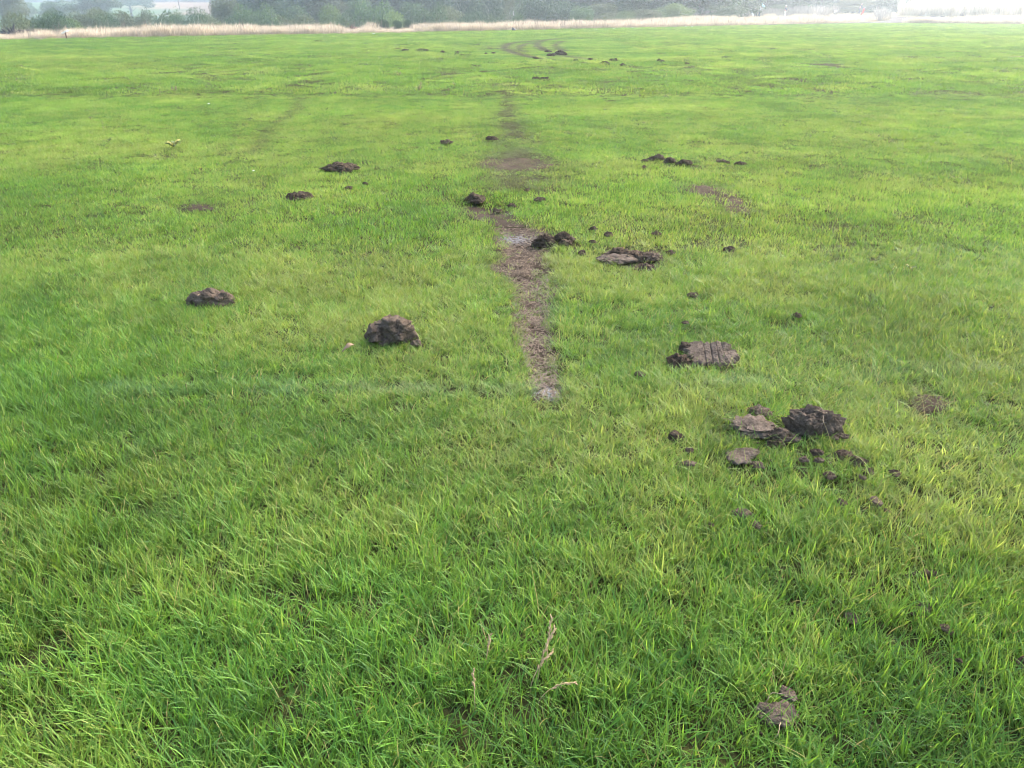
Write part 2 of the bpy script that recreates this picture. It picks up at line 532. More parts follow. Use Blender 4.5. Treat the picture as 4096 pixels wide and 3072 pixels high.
def clod_mesh(W, Lg, H, style, seed, sub):
    bm = bmesh.new()
    bmesh.ops.create_icosphere(bm, subdivisions=sub, radius=1)
    o = Vector((seed * 3.7, seed * 1.9, seed * 5.3))
    sc = max(W, Lg) / 2
    for v in bm.verts:
        n = v.co.normalized()
        lf = .16 if style == 'dome' else .30
        r = 1 + lf * noise.noise(n * 1.5 + o) + lf * .6 * noise.noise(n * 3.1 + o)
        if style == 'lump':
            d = noise.voronoi(n * 2.1 + o)[0]
            r += .42 * math.sqrt(max(0, 1 - (d[0] * 1.25) ** 2)) - .30 + .05 * noise.noise(n * 9 + o)
        elif style == 'crumb':
            d = noise.voronoi(n * 3.4 + o)[0]
            r += .30 * min(1, (d[1] - d[0]) * 1.6) - .20 + .22 * noise.noise(n * 6.5 + o) + .12 * noise.noise(n * 13 + o)
        elif style == 'dome':
            d = noise.voronoi(n * 1.7 + o)[0]
            r += .26 * math.sqrt(max(0, 1 - (d[0] * 1.2) ** 2)) - .17 + .08 * noise.noise(n * 9 + o) + .04 * noise.noise(n * 19 + o)
        else:
            r += .16 * noise.noise(n * 5.5 + o) + .07 * noise.noise(n * 11 + o)
        x, y, z = n.x * r, n.y * r, n.z * r
        if style == 'dome':
            z = math.copysign(abs(z) ** .75, z)
        if style == 'slab':
            an = math.atan2(n.y, n.x)
            rag = 1 + .17 * noise.noise(Vector((math.cos(an) * 2.5, math.sin(an) * 2.5, seed))) + .13 * noise.noise(Vector((math.cos(an) * 7, math.sin(an) * 7, seed)))
            x *= rag; y *= rag
            z = math.copysign(abs(z) ** .55, z) * .8
            z += .25 * noise.noise(Vector((x * 2.2, y * 2.2, 0)) + o) + .14 * noise.noise(Vector((x * 5, y * 9, 0)) + o)
        if z < 0:
            z *= .30
        p = Vector((x * W / 2, y * Lg / 2, z * H))
        q = p * 36 + o
        rg = noise.noise(q * 1.1)
        p += n * (.0060 * noise.noise(q * .6) + .0060 * (.5 - abs(rg)) + .0045 * noise.noise(q * 2.7)) * min(1.6, sc / .08)
        v.co = p
    me = bpy.data.meshes.new('clod')
    bm.to_mesh(me); bm.free()
    me.shade_smooth()
    return me


def heap_mesh(W, Lg, H, seed, count, smin, smax, rough, base_h, lsub):
    """a mound with lumps of soil pressed into it"""
    r = random.Random(seed * 13 + 1)
    bm = bmesh.new()
    o = Vector((seed * 3.1, seed * 7.7, seed * 1.3))
    res = bmesh.ops.create_icosphere(bm, subdivisions=4, radius=1)
    for v in res['verts']:
        n = v.co.normalized()
        k = 1 + .30 * noise.noise(n * 1.6 + o) + .20 * noise.noise(n * 4 + o) + .12 * noise.noise(n * 9 + o)
        z = n.z * k
        v.co = Vector((n.x * k * W * .46, n.y * k * Lg * .46, (z if z > 0 else z * .3) * H * base_h))
    for q in range(count):
        a = r.uniform(0, 6.283); rho = math.sqrt(r.random()) * (1.0 if q % 5 else 1.12)
        s = W * r.uniform(smin, smax) * .5 * (1.15 - .5 * min(1, rho))
        c = Vector((rho * math.cos(a) * W * .42, rho * math.sin(a) * Lg * .42, H * (.85 * base_h + .30 * rough * r.random() * (1 - base_h)) * math.sqrt(max(0, 1 - min(1, rho) ** 2))))
        sq = Vector((r.uniform(.8, 1.35), r.uniform(.8, 1.35), r.uniform(.55, .9)))
        ro = Vector((r.uniform(0, 99), r.uniform(0, 99), r.uniform(0, 99)))
        res = bmesh.ops.create_icosphere(bm, subdivisions=lsub, radius=1)
        for v in res['verts']:
            n = v.co.normalized()
            k = 1 + (.35 * noise.noise(n * 1.4 + ro) + .22 * noise.noise(n * 3.3 + ro) + .14 * noise.noise(n * 7 + ro)) * (.5 + rough)
            p = Vector((n.x * sq.x, n.y * sq.y, n.z * sq.z)) * (k * s)
            v.co = c + p
    for v in bm.verts:
        q = v.co * 60 + o
        v.co += Vector((noise.noise(q), noise.noise(q + Vector((9, 0, 0))), noise.noise(q + Vector((0, 9, 0))))) * (.006 * rough * min(1.5, W / .1))
        q = q * 2.7
        v.co += Vector((noise.noise(q), noise.noise(q + Vector((9, 0, 0))), noise.noise(q + Vector((0, 9, 0))))) * (.003 * rough * min(1.5, W / .1))
    me = bpy.data.meshes.new('heap')
    bm.to_mesh(me); bm.free()
    me.shade_smooth()
    return me


def place_size(x0, x1, y0, y1, hr):
    """width, length, height and centre from the outline in the photograph"""
    xc = (x0 + x1) / 2
    fx, fy = flat(xc, y1)
    slant = math.hypot(math.hypot(fx, fy), CAM_H)
    dep = fy * CT + CAM_H * ST
    W = (x1 - x0) * dep / F_PX
    al = math.atan2(CAM_H, math.hypot(fx, fy))
    ext = (y1 - y0) * dep / F_PX
    H = hr * W
    H = min(H, ext * .75 / max(.2, math.cos(al)))
    Lg = (ext - H * math.cos(al)) / max(.05, math.sin(al))
    Lg = max(.45 * W, min(1.5 * W, Lg))
    return W, Lg, H, fx * (1 + .5 * Lg / max(fy, .1)), fy + Lg / 2


CLODS = [
    # x0, x1, y0, y1, height ratio, style, material, subdiv, name, label, group
    (752, 955, 1164, 1242, .34, 'lump', M_CLOD, 6, 'mud_clod', 'knobbly grey mud clod with rounded lumps, left of the field', None),
    (1460, 1668, 1272, 1380, .42, 'dome', M_CLOD, 6, 'mud_clod', 'large domed grey mud clod left of the worn strip', None),
    (1640, 1692, 1352, 1392, .45, 'lump', M_CLOD, 4, 'mud_clod', 'small round mud lump touching the large domed clod', None),
    (2655, 2765, 1405, 1482, .42, 'crumb', M_DARK, 5, 'mud_clod', 'dark crumbly mud lump at the left end of the tread-marked slab', None),
    (2712, 2768, 1354, 1420, .75, 'crumb', M_DARK, 4, 'mud_clod', 'upright mud knob at the top corner of the tread-marked slab', None),
    (2922, 3075, 1680, 1780, .14, 'slab', M_SLAB, 5, 'turf_slab', 'flat pale mud slab at the left of the big broken cluster', None),
    (2982, 3082, 1628, 1690, .28, 'crumb', M_CLOD, 4, 'mud_clod', 'rough mud lump at the back of the big broken cluster', None),
    (3142, 3338, 1634, 1770, .42, 'slab', M_CLOD, 6, 'turf_slab', 'thick upturned fibrous mud slab, largest of the right cluster', None),
    (3040, 3180, 1712, 1800, .24, 'crumb', M_CLOD, 5, 'mud_clod', 'broken mud mass between the pale slab and the upturned slab', None),
    (3020, 3090, 1690, 1735, .4, 'crumb', M_DARK, 4, 'mud_clod', 'dark mud knob on the inner edge of the pale slab', None),
    (3062, 3132, 1765, 1815, .35, 'crumb', M_DARK, 4, 'mud_clod', 'dark lump at the front of the big broken cluster', None),
    (3310, 3345, 1690, 1735, .5, 'crumb', M_DARK, 3, 'mud_clod', 'small dark lump against the right side of the upturned slab', None),
    (2898, 2985, 1824, 1884, .13, 'slab', M_SLAB, 4, 'turf_slab', 'small flat pale slab in front of the broken cluster', None),
    (2934, 3022, 1812, 1852, .14, 'slab', M_SLAB, 4, 'turf_slab', 'thin pale flake behind the small flat slab', None),
    (2996, 3052, 1856, 1892, .22, 'crumb', M_CLOD, 4, 'mud_clod', 'crumbly lump right of the small flat slab', None),
    (2668, 2732, 1722, 1784, .55, 'crumb', M_DARK, 4, 'mud_clod', 'lone dark mud ball left of the broken cluster', None),
    (3322, 3404, 1808, 1864, .35, 'crumb', M_DARK, 4, 'mud_clod', 'long dark clod lying below the upturned slab', None),
    (3386, 3464, 1838, 1882, .32, 'crumb', M_DARK, 4, 'mud_clod', 'dark clod joined to the right end of the long one', None),
    (3438, 3488, 1880, 1918, .42, 'crumb', M_DARK, 4, 'mud_clod', 'round dark clod at the lower end of the chain', None),
    (3236, 3280, 1818, 1854, .45, 'crumb', M_DARK, 3, 'mud_clod', 'dark clod in grass just below the upturned slab', None),
    (3188, 3224, 1854, 1880, .35, 'crumb', M_CLOD, 3, 'mud_clod', 'small brown crumb lowest left under the upturned slab', None),
    (3246, 3292, 1860, 1884, .3, 'crumb', M_CLOD, 3, 'mud_clod', 'small brown crumb below the dark clod in grass', None),
    (3286, 3330, 1908, 1948, .4, 'crumb', M_DARK, 3, 'mud_clod', 'small dark clod left of the chain end', None),
    (3346, 3382, 1762, 1790, .4, 'crumb', M_CLOD, 3, 'mud_clod', 'small brown lump right below the upturned slab corner', None),
    (3318, 3346, 1772, 1796, .4, 'crumb', M_CLOD, 3, 'mud_clod', 'tiny lump between the slab corner and the long clod', None),
    (3548, 3584, 1896, 1934, .4, 'crumb', M_DARK, 3, 'mud_clod', 'small dark clod right of the chain, alone in grass', None),
    (3428, 3452, 1925, 1950, .4, 'crumb', M_CLOD, 3, 'mud_clod', 'crumb just below the round clod of the chain', None),
    (2724, 2772, 1866, 1894, .3, 'slab', M_CLOD, 3, 'mud_clod', 'flat crumb half sunk in grass left of the flat slabs', None),
    (2738, 2768, 1812, 1840, .4, 'crumb', M_DARK, 3, 'mud_clod', 'tiny clod below the lone dark mud ball', None),
    (3474, 3514, 2012, 2054, .35, 'slab', M_CLOD, 3, 'mud_clod', 'brown crumb lower right of the clod chain', None),
    (3338, 3374, 2018, 2052, .4, 'crumb', M_DARK, 3, 'mud_clod', 'dark crumb left of the brown one below the chain', None),
    (3520, 3548, 2058, 2082, .4, 'crumb', M_DARK, 3, 'mud_clod', 'tiny dark crumb right of the brown one below the chain', None),
    (2930, 2988, 2062, 2098, .25, 'slab', M_CLOD, 3, 'mud_clod', 'flat straw-flecked crumb under the broken cluster', None),
    (2998, 3034, 2114, 2152, .45, 'crumb', M_CLOD, 3, 'mud_clod', 'upright brown crumb lowest below the broken cluster', None),
    (2826, 2850, 2118, 2140, .4, 'crumb', M_DARK, 3, 'mud_clod', 'tiny clod left of the straw-flecked crumb', None),
    (3362, 3424, 2454, 2526, .4, 'crumb', M_CLOD, 4, 'mud_clod', 'ragged brown clod mid right of the near grass', None),
    (3652, 3744, 2284, 2328, .28, 'crumb', M_DARK, 4, 'mud_clod', 'long dark clod, uppermost of the near right ones', None),
    (3644, 3718, 2412, 2468, .32, 'crumb', M_CLOD, 4, 'mud_clod', 'split brown clod below the long dark near one', None),
    (3748, 3786, 2516, 2572, .4, 'crumb', M_CLOD, 3, 'mud_clod', 'small upright clod lower right of the split clod', None),
    (3108, 3168, 2774, 2838, .22, 'slab', M_SLAB, 4, 'turf_slab', 'small smooth brown flake near the bottom right', None),
    (3018, 3170, 2832, 2928, .16, 'slab', M_SLAB, 5, 'turf_slab', 'flat ragged brown turf slab nearest the bottom edge', None),
    (4046, 4110, 2660, 2716, .4, 'crumb', M_DARK, 3, 'mud_clod', 'dark clod cut by the right picture edge', None),
    (3806, 3830, 2668, 2690, .4, 'crumb', M_DARK, 3, 'mud_clod', 'tiny clod left of the edge-cut dark clod', None),
    (2126, 2236, 925, 990, .45, 'crumb', M_DARK, 5, 'mud_heap', 'dark crumbly heap on the right edge of the worn strip', None),
    (2212, 2294, 926, 986, .48, 'crumb', M_DARK, 5, 'mud_heap', 'second dark crumbly heap, right of the strip-side one', None),
    (2232, 2284, 976, 1000, .3, 'crumb', M_DARK, 3, 'mud_clod', 'flat crumb in front of the second dark heap', None),
    (2398, 2530, 1022, 1070, .12, 'slab', M_SLAB, 5, 'turf_slab', 'pale grey flat slab at the left of the churned patch', None),
    (2420, 2530, 1000, 1036, .26, 'crumb', M_DARK, 4, 'mud_clod', 'dark broken ridge behind the pale grey slab', None),
    (2490, 2590, 998, 1058, .28, 'crumb', M_DARK, 4, 'mud_clod', 'dark lump in the middle of the churned patch', None),
    (2560, 2648, 1010, 1062, .28, 'crumb', M_CLOD, 4, 'mud_clod', 'brown lump at the right of the churned patch', None),
    (2556, 2622, 1052, 1094, .28, 'crumb', M_DARK, 4, 'mud_clod', 'dark lump at the front of the churned patch', None),
    (2312, 2342, 1000, 1034, .6, 'crumb', M_DARK, 3, 'mud_clod', 'dark pebble-like clod left of the churned patch', None),
    (2358, 2388, 918, 938, .45, 'crumb', M_DARK, 3, 'mud_clod', 'small clod right of the dark heaps, uppermost of two', None),
    (2418, 2450, 934, 962, .55, 'crumb', M_DARK, 3, 'mud_clod', 'small dark clod right of the heaps, lower of two', None),
    (2356, 2382, 974, 992, .4, 'crumb', M_DARK, 3, 'mud_clod', 'tiny clod between the dark heaps and churned patch', None),
    (2606, 2642, 938, 958, .4, 'crumb', M_CLOD, 3, 'mud_clod', 'small brown clod above the churned patch', None),
    (2888, 2944, 988, 1018, .4, 'crumb', M_DARK, 4, 'mud_clod', 'small dark clod alone right of the churned patch', None),
    (2664, 2696, 1008, 1036, .4, 'crumb', M_DARK, 3, 'mud_clod', 'small clod at the right rim of the churned patch', None),
    (2746, 2788, 1180, 1206, .3, 'crumb', M_DARK, 3, 'mud_clod', 'dark crumb in bright grass above the tread-marked slab', None),
    (3170, 3200, 1262, 1286, .35, 'crumb', M_DARK, 3, 'mud_clod', 'small dark crumb upper right of the tread-marked slab', None),
    (2536, 2576, 1498, 1526, .35, 'crumb', M_DARK, 3, 'mud_clod', 'small clod lower left of the tread-marked slab', None),
    (2726, 2752, 1296, 1314, .4, 'crumb', M_DARK, 3, 'mud_clod', 'tiny crumb just above the tread-marked slab', None),
    (1858, 1944, 752, 806, .38, 'crumb', M_DARK, 4, 'mud_heap', 'dark mud heap left behind the soil hollow', None),
    (2032, 2066, 802, 824, .45, 'crumb', M_DARK, 3, 'mud_clod', 'dark clod right behind the soil hollow', None),
    (2138, 2178, 792, 816, .35, 'crumb', M_DARK, 3, 'mud_clod', 'small clod furthest right behind the soil hollow', None),
    (1972, 2010, 812, 834, .35, 'crumb', M_DARK, 3, 'mud_clod', 'low clod on the back rim of the soil hollow', None),
    (2096, 2118, 760, 778, .4, 'crumb', M_DARK, 3, 'mud_clod', 'tiny clod on the faint track above the hollow', None),
    (2588, 2662, 630, 650, .22, 'crumb', M_DARK, 4, 'mud_clod', 'flat dark clod, left of the upper right row', None),
    (2652, 2702, 634, 660, .4, 'crumb', M_DARK, 4, 'mud_clod', 'dark clod in the middle of the upper right row', None),
    (2704, 2768, 640, 668, .38, 'crumb', M_DARK, 4, 'mud_clod', 'dark double lump at the right of the upper right row', None),
    (2564, 2592, 644, 654, .3, 'crumb', M_DARK, 3, 'mud_clod', 'small crumb at the left end of the upper right row', None),
    (2866, 2902, 644, 658, .3, 'crumb', M_CLOD, 3, 'mud_clod', 'small brown clod right beyond the upper right row', None),
    (2900, 2918, 644, 662, .6, 'crumb', M_DARK, 3, 'mud_clod', 'tiny upright clod right beyond the upper right row', None),
    (2938, 2982, 650, 664, .28, 'crumb', M_DARK, 3, 'mud_clod', 'furthest right clod beyond the upper right row', None),
    (2566, 2584, 668, 680, .4, 'crumb', M_DARK, 3, 'mud_clod', 'tiny crumb below the left end of that upper right row', None),
    (1286, 1444, 662, 698, .09, 'crumb', M_DARK, 5, 'mud_heap', 'long low dark mud heap, upper of the two left ones', None),
    (1148, 1258, 768, 808, .13, 'crumb', M_DARK, 5, 'mud_heap', 'ragged dark mud heap, lower of the two left ones', None),
    (1378, 1412, 752, 768, .35, 'crumb', M_DARK, 3, 'mud_clod', 'small clod right of the ragged dark heap', None),
    (1452, 1476, 736, 746, .35, 'crumb', M_DARK, 3, 'mud_clod', 'tiny clod below the long low heap', None),
    (1764, 1806, 564, 584, .4, 'crumb', M_CLOD, 3, 'mud_clod', 'brown clod left of the faint track', None),
    (1946, 1988, 548, 566, .35, 'crumb', M_DARK, 3, 'mud_clod', 'flat dark clod on the faint track', None),
    (1666, 1714, 198, 207, .3, 'crumb', M_DARK, 3, 'mud_clod', 'far brown molehill-like clod, second from left', None),
    (1606, 1640, 200, 206, .2, 'crumb', M_DARK, 3, 'mud_clod', 'far flat clod, leftmost of the distant ones', None),
    (1760, 1782, 204, 214, .5, 'crumb', M_DARK, 3, 'mud_clod', 'far pointed clod left of the darkest distant one', None),
    (1818, 1840, 206, 218, .65, 'crumb', M_DARK, 3, 'mud_clod', 'darkest far round clod left of the tyre curves', None),
    (1938, 1950, 212, 219, .5, 'crumb', M_DARK, 3, 'mud_clod', 'tiny far clod right of the darkest one', None),
    (1964, 1984, 211, 217, .3, 'crumb', M_DARK, 3, 'mud_clod', 'tiny flat far clod beside the pinkish mud', None),
    (2132, 2156, 230, 239, .3, 'crumb', M_DARK, 3, 'mud_clod', 'far clod on the lower tyre curve', None),
    (2210, 2268, 208, 223, .2, 'crumb', M_DARK, 4, 'mud_clod', 'far churned clod on the inner tyre curve', None),
    (2178, 2212, 204, 212, .25, 'crumb', M_DARK, 3, 'mud_clod', 'far flat clod at the upper end of the churned one', None),
    (2186, 2222, 219, 228, .28, 'crumb', M_DARK, 3, 'mud_clod', 'far clod just below the churned one', None),
    (2292, 2312, 237, 247, .45, 'crumb', M_DARK, 3, 'mud_clod', 'far clod right of the tyre curves, leftmost there', None),
    (2350, 2372, 234, 243, .35, 'crumb', M_DARK, 3, 'mud_clod', 'far clod second right of the tyre curves', None),
    (2396, 2440, 250, 262, .3, 'crumb', M_DARK, 4, 'mud_clod', 'far broad dark clod third right of the curves', None),
    (2436, 2474, 240, 249, .22, 'crumb', M_DARK, 3, 'mud_clod', 'far flat clod behind the broad dark one', None),
    (2476, 2506, 260, 268, .25, 'crumb', M_DARK, 3, 'mud_clod', 'far flat clod right of the broad dark one', None),
    (2622, 2660, 242, 252, .28, 'crumb', M_DARK, 3, 'mud_clod', 'far clod next to last on the right', None),
    (2738, 2756, 252, 261, .5, 'crumb', M_DARK, 3, 'mud_clod', 'far clod furthest right of the distant ones', None),
    (2126, 2158, 310, 322, .35, 'crumb', M_DARK, 3, 'mud_clod', 'clod at the left end of the pair above the track', None),
    (2154, 2206, 316, 328, .2, 'crumb', M_DARK, 3, 'mud_clod', 'long clod at the right end of the pair above the track', None),
]
for k, (x0, x1, y0, y1, hr, style, mat, sub, nm, label, grp) in enumerate(CLODS):
    W, Lg, H, cx, cy = place_size(x0, x1, y0, y1, hr)
    if sub == 3 and cy < 14:
        W, Lg, H = W * 1.15, Lg * 1.1, H * .95
    elif style == 'crumb':
        H *= 1.0
    far = cy > 14
    if style == 'dome':
        me = heap_mesh(W, Lg, H, k + 1, 15, .22, .46, .55, .82, 4)
    elif style == 'lump':
        me = heap_mesh(W, Lg, H, k + 1, 22 if sub > 4 else 8, .16, .34, .35, .75, 4)
    elif style == 'crumb':
        me = heap_mesh(W, Lg, H, k + 1, {3: 14, 4: 34, 5: 60}[sub], *({3: (.16, .42), 4: (.13, .34), 5: (.08, .25)}[sub]), 1.3, .55, 2 if sub < 5 else 3)
    else:
        me = clod_mesh(W * 1.05, Lg, H, style, k + 1, sub)
    o = link(nm, me, M_FARSOIL if (far and mat is M_DARK) else mat)
    if style in ('dome', 'lump'):
        H *= .85
    lift = (.03 if sub == 3 and cy < 3 else .026 if style == 'slab' or sub == 3 else .016) if cy < 6 else (.022 if cy < 14 else .034)
    o.location = (cx, cy, gz(cx, cy) + lift)
    tag(o, label, 'turf slab' if nm == 'turf_slab' else ('mud heap' if nm == 'mud_heap' else 'mud clod'), 'mud clods and torn turf on the field')
    FOOT.append((cx, cy, W / 2, Lg / 2))
    # loose root fibres on the near clods
    if sub >= 5 and cy < 6:
        rr = random.Random(k)
        vs = me.vertices
        for q in range(5 if style != 'slab' else 8):
            c = vs[rr.randrange(len(vs))]
            if c.co.z < H * .35:
                continue
            pts = []
            p = c.co.copy() + Vector((0, 0, .004)); d = Vector((rr.uniform(-1, 1), rr.uniform(-1, 1), .1)).normalized()
            for s_ in range(6):
                pts.append(p.copy())
                p += d * rr.uniform(.008, .014) + Vector((0, 0, rr.uniform(-.004, .004)))
                d = (d + Vector((rr.uniform(-.5, .5), rr.uniform(-.5, .5), -.08))).normalized()
            rv, rf = [], []
            tube(rv, rf, pts, [.0013, .0013, .0012, .0011, .001, .0008], 5)
            link('root', mesh('root', rv, rf), M_ROOT if q % 2 else M_STRAW, o)

# slab with a tyre tread print
W, Lg, H, cx, cy = place_size(2728, 2938, 1372, 1478, .10)
V, Fc = [], []
NXs, NYs = 110, 80
for i in range(NYs + 1):
    for j in range(NXs + 1):
        a, b = j / NXs * 2 - 1, i / NYs * 2 - 1
        sq = max(abs(a), abs(b)) + 1e-6
        rr_ = math.hypot(a, b) + 1e-6
        ang = math.atan2(b, a)
        out = .97 + .26 * noise.noise(Vector((math.cos(ang) * 1.6, math.sin(ang) * 1.6, 4.2))) + .16 * noise.noise(Vector((math.cos(ang) * 9, math.sin(ang) * 9, 6.2))) + .12 * noise.noise(Vector((math.cos(ang) * 5, math.sin(ang) * 5, 1.2)))
        mixs = .55
        f_ = (sq / rr_) * mixs + (1 - mixs)
        x, y = a * f_ * out * W / 2, b * f_ * out * Lg / 2
        x += .10 * y
        e = 1 - sq
        z = H * min(1, e * 7) ** .5 * (.75 + .25 * noise.noise(Vector((x * 9, y * 9, 0)))) + .25 * H * (1 - a) * .5
        u = x / (W / 2)
        g = 0
        for gx0 in (-.22, .04, .28, .50):
            g = max(g, math.exp(-((u - gx0 - .012 * noise.noise(Vector((0, y * 40, gx0)))) / .019) ** 2) * (.45 + .9 * noise.noise(Vector((gx0 * 9, y * 11, 3))) + .3))
        z -= g * .010 * min(1, e * 6)
        if u > .05:
            z -= .0030 * (.5 + .5 * math.sin(y * 330 + 2 * noise.noise(Vector((x * 14, y * 14, 2)))))
        z += .012 * noise.noise(Vector((x * 13, y * 13, 5))) * min(1, e * 5) + .005 * noise.noise(Vector((x * 45, y * 45, 7))) + .003 * noise.noise(Vector((x * 110, y * 110, 7)))
        if min(i, j, NYs - i, NXs - j) == 0:
            z = -.03
        V.append((x, y, z))
for i in range(NYs):
    for j in range(NXs):
        a = i * (NXs + 1) + j
        Fc.append((a, a + 1, a + NXs + 2, a + NXs + 1))
Fc.append(tuple([j for j in range(NXs + 1)][::-1] + [i * (NXs + 1) for i in range(1, NYs + 1)] + [NYs * (NXs + 1) + j for j in range(1, NXs + 1)] + [i * (NXs + 1) + NXs for i in range(NYs - 1, 0, -1)]))
o = link('turf_slab', mesh('tread_slab', V, Fc), M_SLAB)
o.location = (cx, cy, gz(cx, cy) + .025)
o.rotation_euler = (R(5), R(-3), R(-8))
tag(o, 'torn turf slab printed with tyre tread grooves, right of the strip', 'turf slab', 'mud clods and torn turf on the field')
FOOT.append((cx, cy, W / 2, Lg / 2))

# ------------------------------------------------------------------ grass
nr = np.random.RandomState(3)


def blades(n, radius, len_lo, len_hi, w_lo, w_hi, seg, lean=(8, 60), curv=(5, 70), dry=.05, bias=0.0, seed=1):
    """a tuft of n curved blades; returns verts, faces, colour (random, height along blade, dryness)"""
    r = np.random.RandomState(seed)
    V, Fc, C = [], [], []
    main = r.rand() * 6.28
    for k in range(n):
        a = r.rand() * 6.28; d = radius * math.sqrt(r.rand())
        bx, by = d * math.cos(a), d * math.sin(a)
        az = main + r.randn() * 1.5 if r.rand() < bias else r.rand() * 6.28
        ln = len_lo + (len_hi - len_lo) * r.rand() ** 1.4
        w = w_lo + (w_hi - w_lo) * r.rand()
        th = R(lean[0] + (lean[1] - lean[0]) * r.rand()); cv = R(curv[0] + (curv[1] - curv[0]) * r.rand())
        tw = az + 1.57 + r.randn() * .5
        sxx, syy = math.cos(tw), math.sin(tw)
        x, y, z = bx, by, -.004
        rnd = r.rand()
        isdry = (.65 + .35 * r.rand()) if r.rand() < dry else max(0, r.randn() * .05)
        b0 = len(V)
        for j in range(seg + 1):
            t = j / seg
            ww = w * .5 * (1 - t ** 2.2) * (.75 + .5 * min(1, t * 3) * .6)
            if j == seg:
                V.append((x, y, z)); C.append((rnd, t, isdry, 1))
            else:
                V.append((x - sxx * ww, y - syy * ww, z)); V.append((x + sxx * ww, y + syy * ww, z))
                C += [(rnd, t, isdry, 1)] * 2
            an = th + cv * t
            st = ln / seg
            x += math.cos(az) * math.sin(an) * st; y += math.sin(az) * math.sin(an) * st; z += math.cos(an) * st
        for j in range(seg - 1):
            q = b0 + 2 * j
            Fc.append((q, q + 1, q + 3, q + 2))
        q = b0 + 2 * (seg - 1)
        Fc.append((q, q + 1, q + 2))
    return V, Fc, C


def proto(col, name, V, Fc, C, mat):
    me = mesh(name, V, Fc)
    ca = me.attributes.new('col', 'FLOAT_COLOR', 'POINT')
    ca.data.foreach_set('color', np.array(C, 'f').ravel())
    me.materials.append(mat)
    o = bpy.data.objects.new(name, me)
    col.objects.link(o)
    return o


def gn_scatter(name, pts, rot, scl, idx, tint, col):
    """one object whose points carry the blades of the collection"""
    me = bpy.data.meshes.new(name)
    me.vertices.add(len(pts))
    me.vertices.foreach_set('co', np.asarray(pts, 'f').ravel())
    for nm, ty, key, arr in (('rot', 'FLOAT_VECTOR', 'vector', rot), ('scl', 'FLOAT_VECTOR', 'vector', scl), ('idx', 'INT', 'value', idx), ('tint', 'FLOAT_COLOR', 'color', tint)):
        a = me.attributes.new(nm, ty, 'POINT')
        a.data.foreach_set(key, np.ascontiguousarray(arr, dtype='i' if ty == 'INT' else 'f').ravel())
    o = link(name, me)
    ng = bpy.data.node_groups.new(name + '_nodes', 'GeometryNodeTree')
    ng.interface.new_socket('Geometry', in_out='INPUT', socket_type='NodeSocketGeometry')
    ng.interface.new_socket('Geometry', in_out='OUTPUT', socket_type='NodeSocketGeometry')
    N, L = ng.nodes, ng.links
    gi, go = N.new('NodeGroupInput'), N.new('NodeGroupOutput')
    ci = N.new('GeometryNodeCollectionInfo')
    ci.inputs['Collection'].default_value = col
    ci.inputs['Separate Children'].default_value = True
    ci.inputs['Reset Children'].default_value = True
    ip = N.new('GeometryNodeInstanceOnPoints')
    ip.inputs['Pick Instance'].default_value = True

    def attr(nm, ty):
        a = N.new('GeometryNodeInputNamedAttribute'); a.data_type = ty
        a.inputs['Name'].default_value = nm
        return a.outputs['Attribute']
    e2r = N.new('FunctionNodeEulerToRotation')
    L.new(attr('rot', 'FLOAT_VECTOR'), e2r.inputs[0])
    L.new(gi.outputs[0], ip.inputs['Points'])
    L.new(ci.outputs[0], ip.inputs['Instance'])
    L.new(attr('idx', 'INT'), ip.inputs['Instance Index'])
    L.new(e2r.outputs[0], ip.inputs['Rotation'])
    L.new(attr('scl', 'FLOAT_VECTOR'), ip.inputs['Scale'])
    L.new(ip.outputs[0], go.inputs[0])
    md = o.modifiers.new('scatter', 'NODES')
    md.node_group = ng
    return o


gcol = bpy.data.collections.new('grass_protos')
NN, NM, NF = 16, 8, 6
for k in range(12):
    long_ = k >= 8
    proto(gcol, 'g%02d' % k, *blades(22 if not long_ else 15, .036, .030 if not long_ else .05, .085 if not long_ else .125, .0017, .0040 if not long_ else .0048, 4 if not long_ else 5,
                                     (3, 46), (5, 68), .014, .45, 100 + k), M_GRASS)
for k in (12, 13):      # broad-leaved weeds such as plantain and clover
    proto(gcol, 'g%02d' % k, *blades(9, .02, .018, .045, .006, .011, 5, (25, 70), (10, 60), .02, 0, 100 + k), M_GRASS)
for k in (14, 15):      # thin pale flowering stalks
    proto(gcol, 'g%02d' % k, *blades(3, .03, .10, .20, .0012, .0018, 6, (8, 55), (5, 50), 1.0, .5, 100 + k), M_GRASS)
for k in range(NM):
    proto(gcol, 'g%02d' % (NN + k), *blades(52, .115, .022, .060, .0030, .0050, 3, (4, 48), (5, 60), .018, .3, 200 + k), M_GRASS)
for k in range(NF):
    proto(gcol, 'g%02d' % (NN + NM + k), *blades(240, .46, .025, .065, .007, .012, 2, (4, 50), (5, 60), .018, .2, 300 + k), M_GRASS)

# curved tyre tracks and the narrow one on the left (photograph pixels on the level field)
TRACKS = [
    ([(2160, 163), (2100, 168), (2050, 172), (2030, 178), (2018, 187), (2022, 197), (2040, 206), (2070, 216), (2110, 226), (2150, 232), (2190, 238), (2250, 243)], .17, .9),
    ([(2130, 172), (2100, 178), (2082, 186), (2076, 195), (2084, 204), (2100, 210)], .16, .6),
    ([(2230, 156), (2180, 162), (2155, 168), (2148, 178), (2152, 186), (2170, 196), (2185, 204)], .16, .8),
    ([(2250, 166), (2230, 173), (2220, 182), (2224, 190), (2240, 200), (2260, 206)], .15, .55),
    ([(2060, 166), (2140, 163), (2220, 160), (2320, 157)], .12, .45),
    ([(2240, 222), (2290, 230), (2340, 238), (2400, 244)], .15, .5),
    ([(1200, 395), (1190, 430), (1160, 460), (1120, 485), (1080, 520), (1050, 560), (1020, 610)], .07, .0),
]
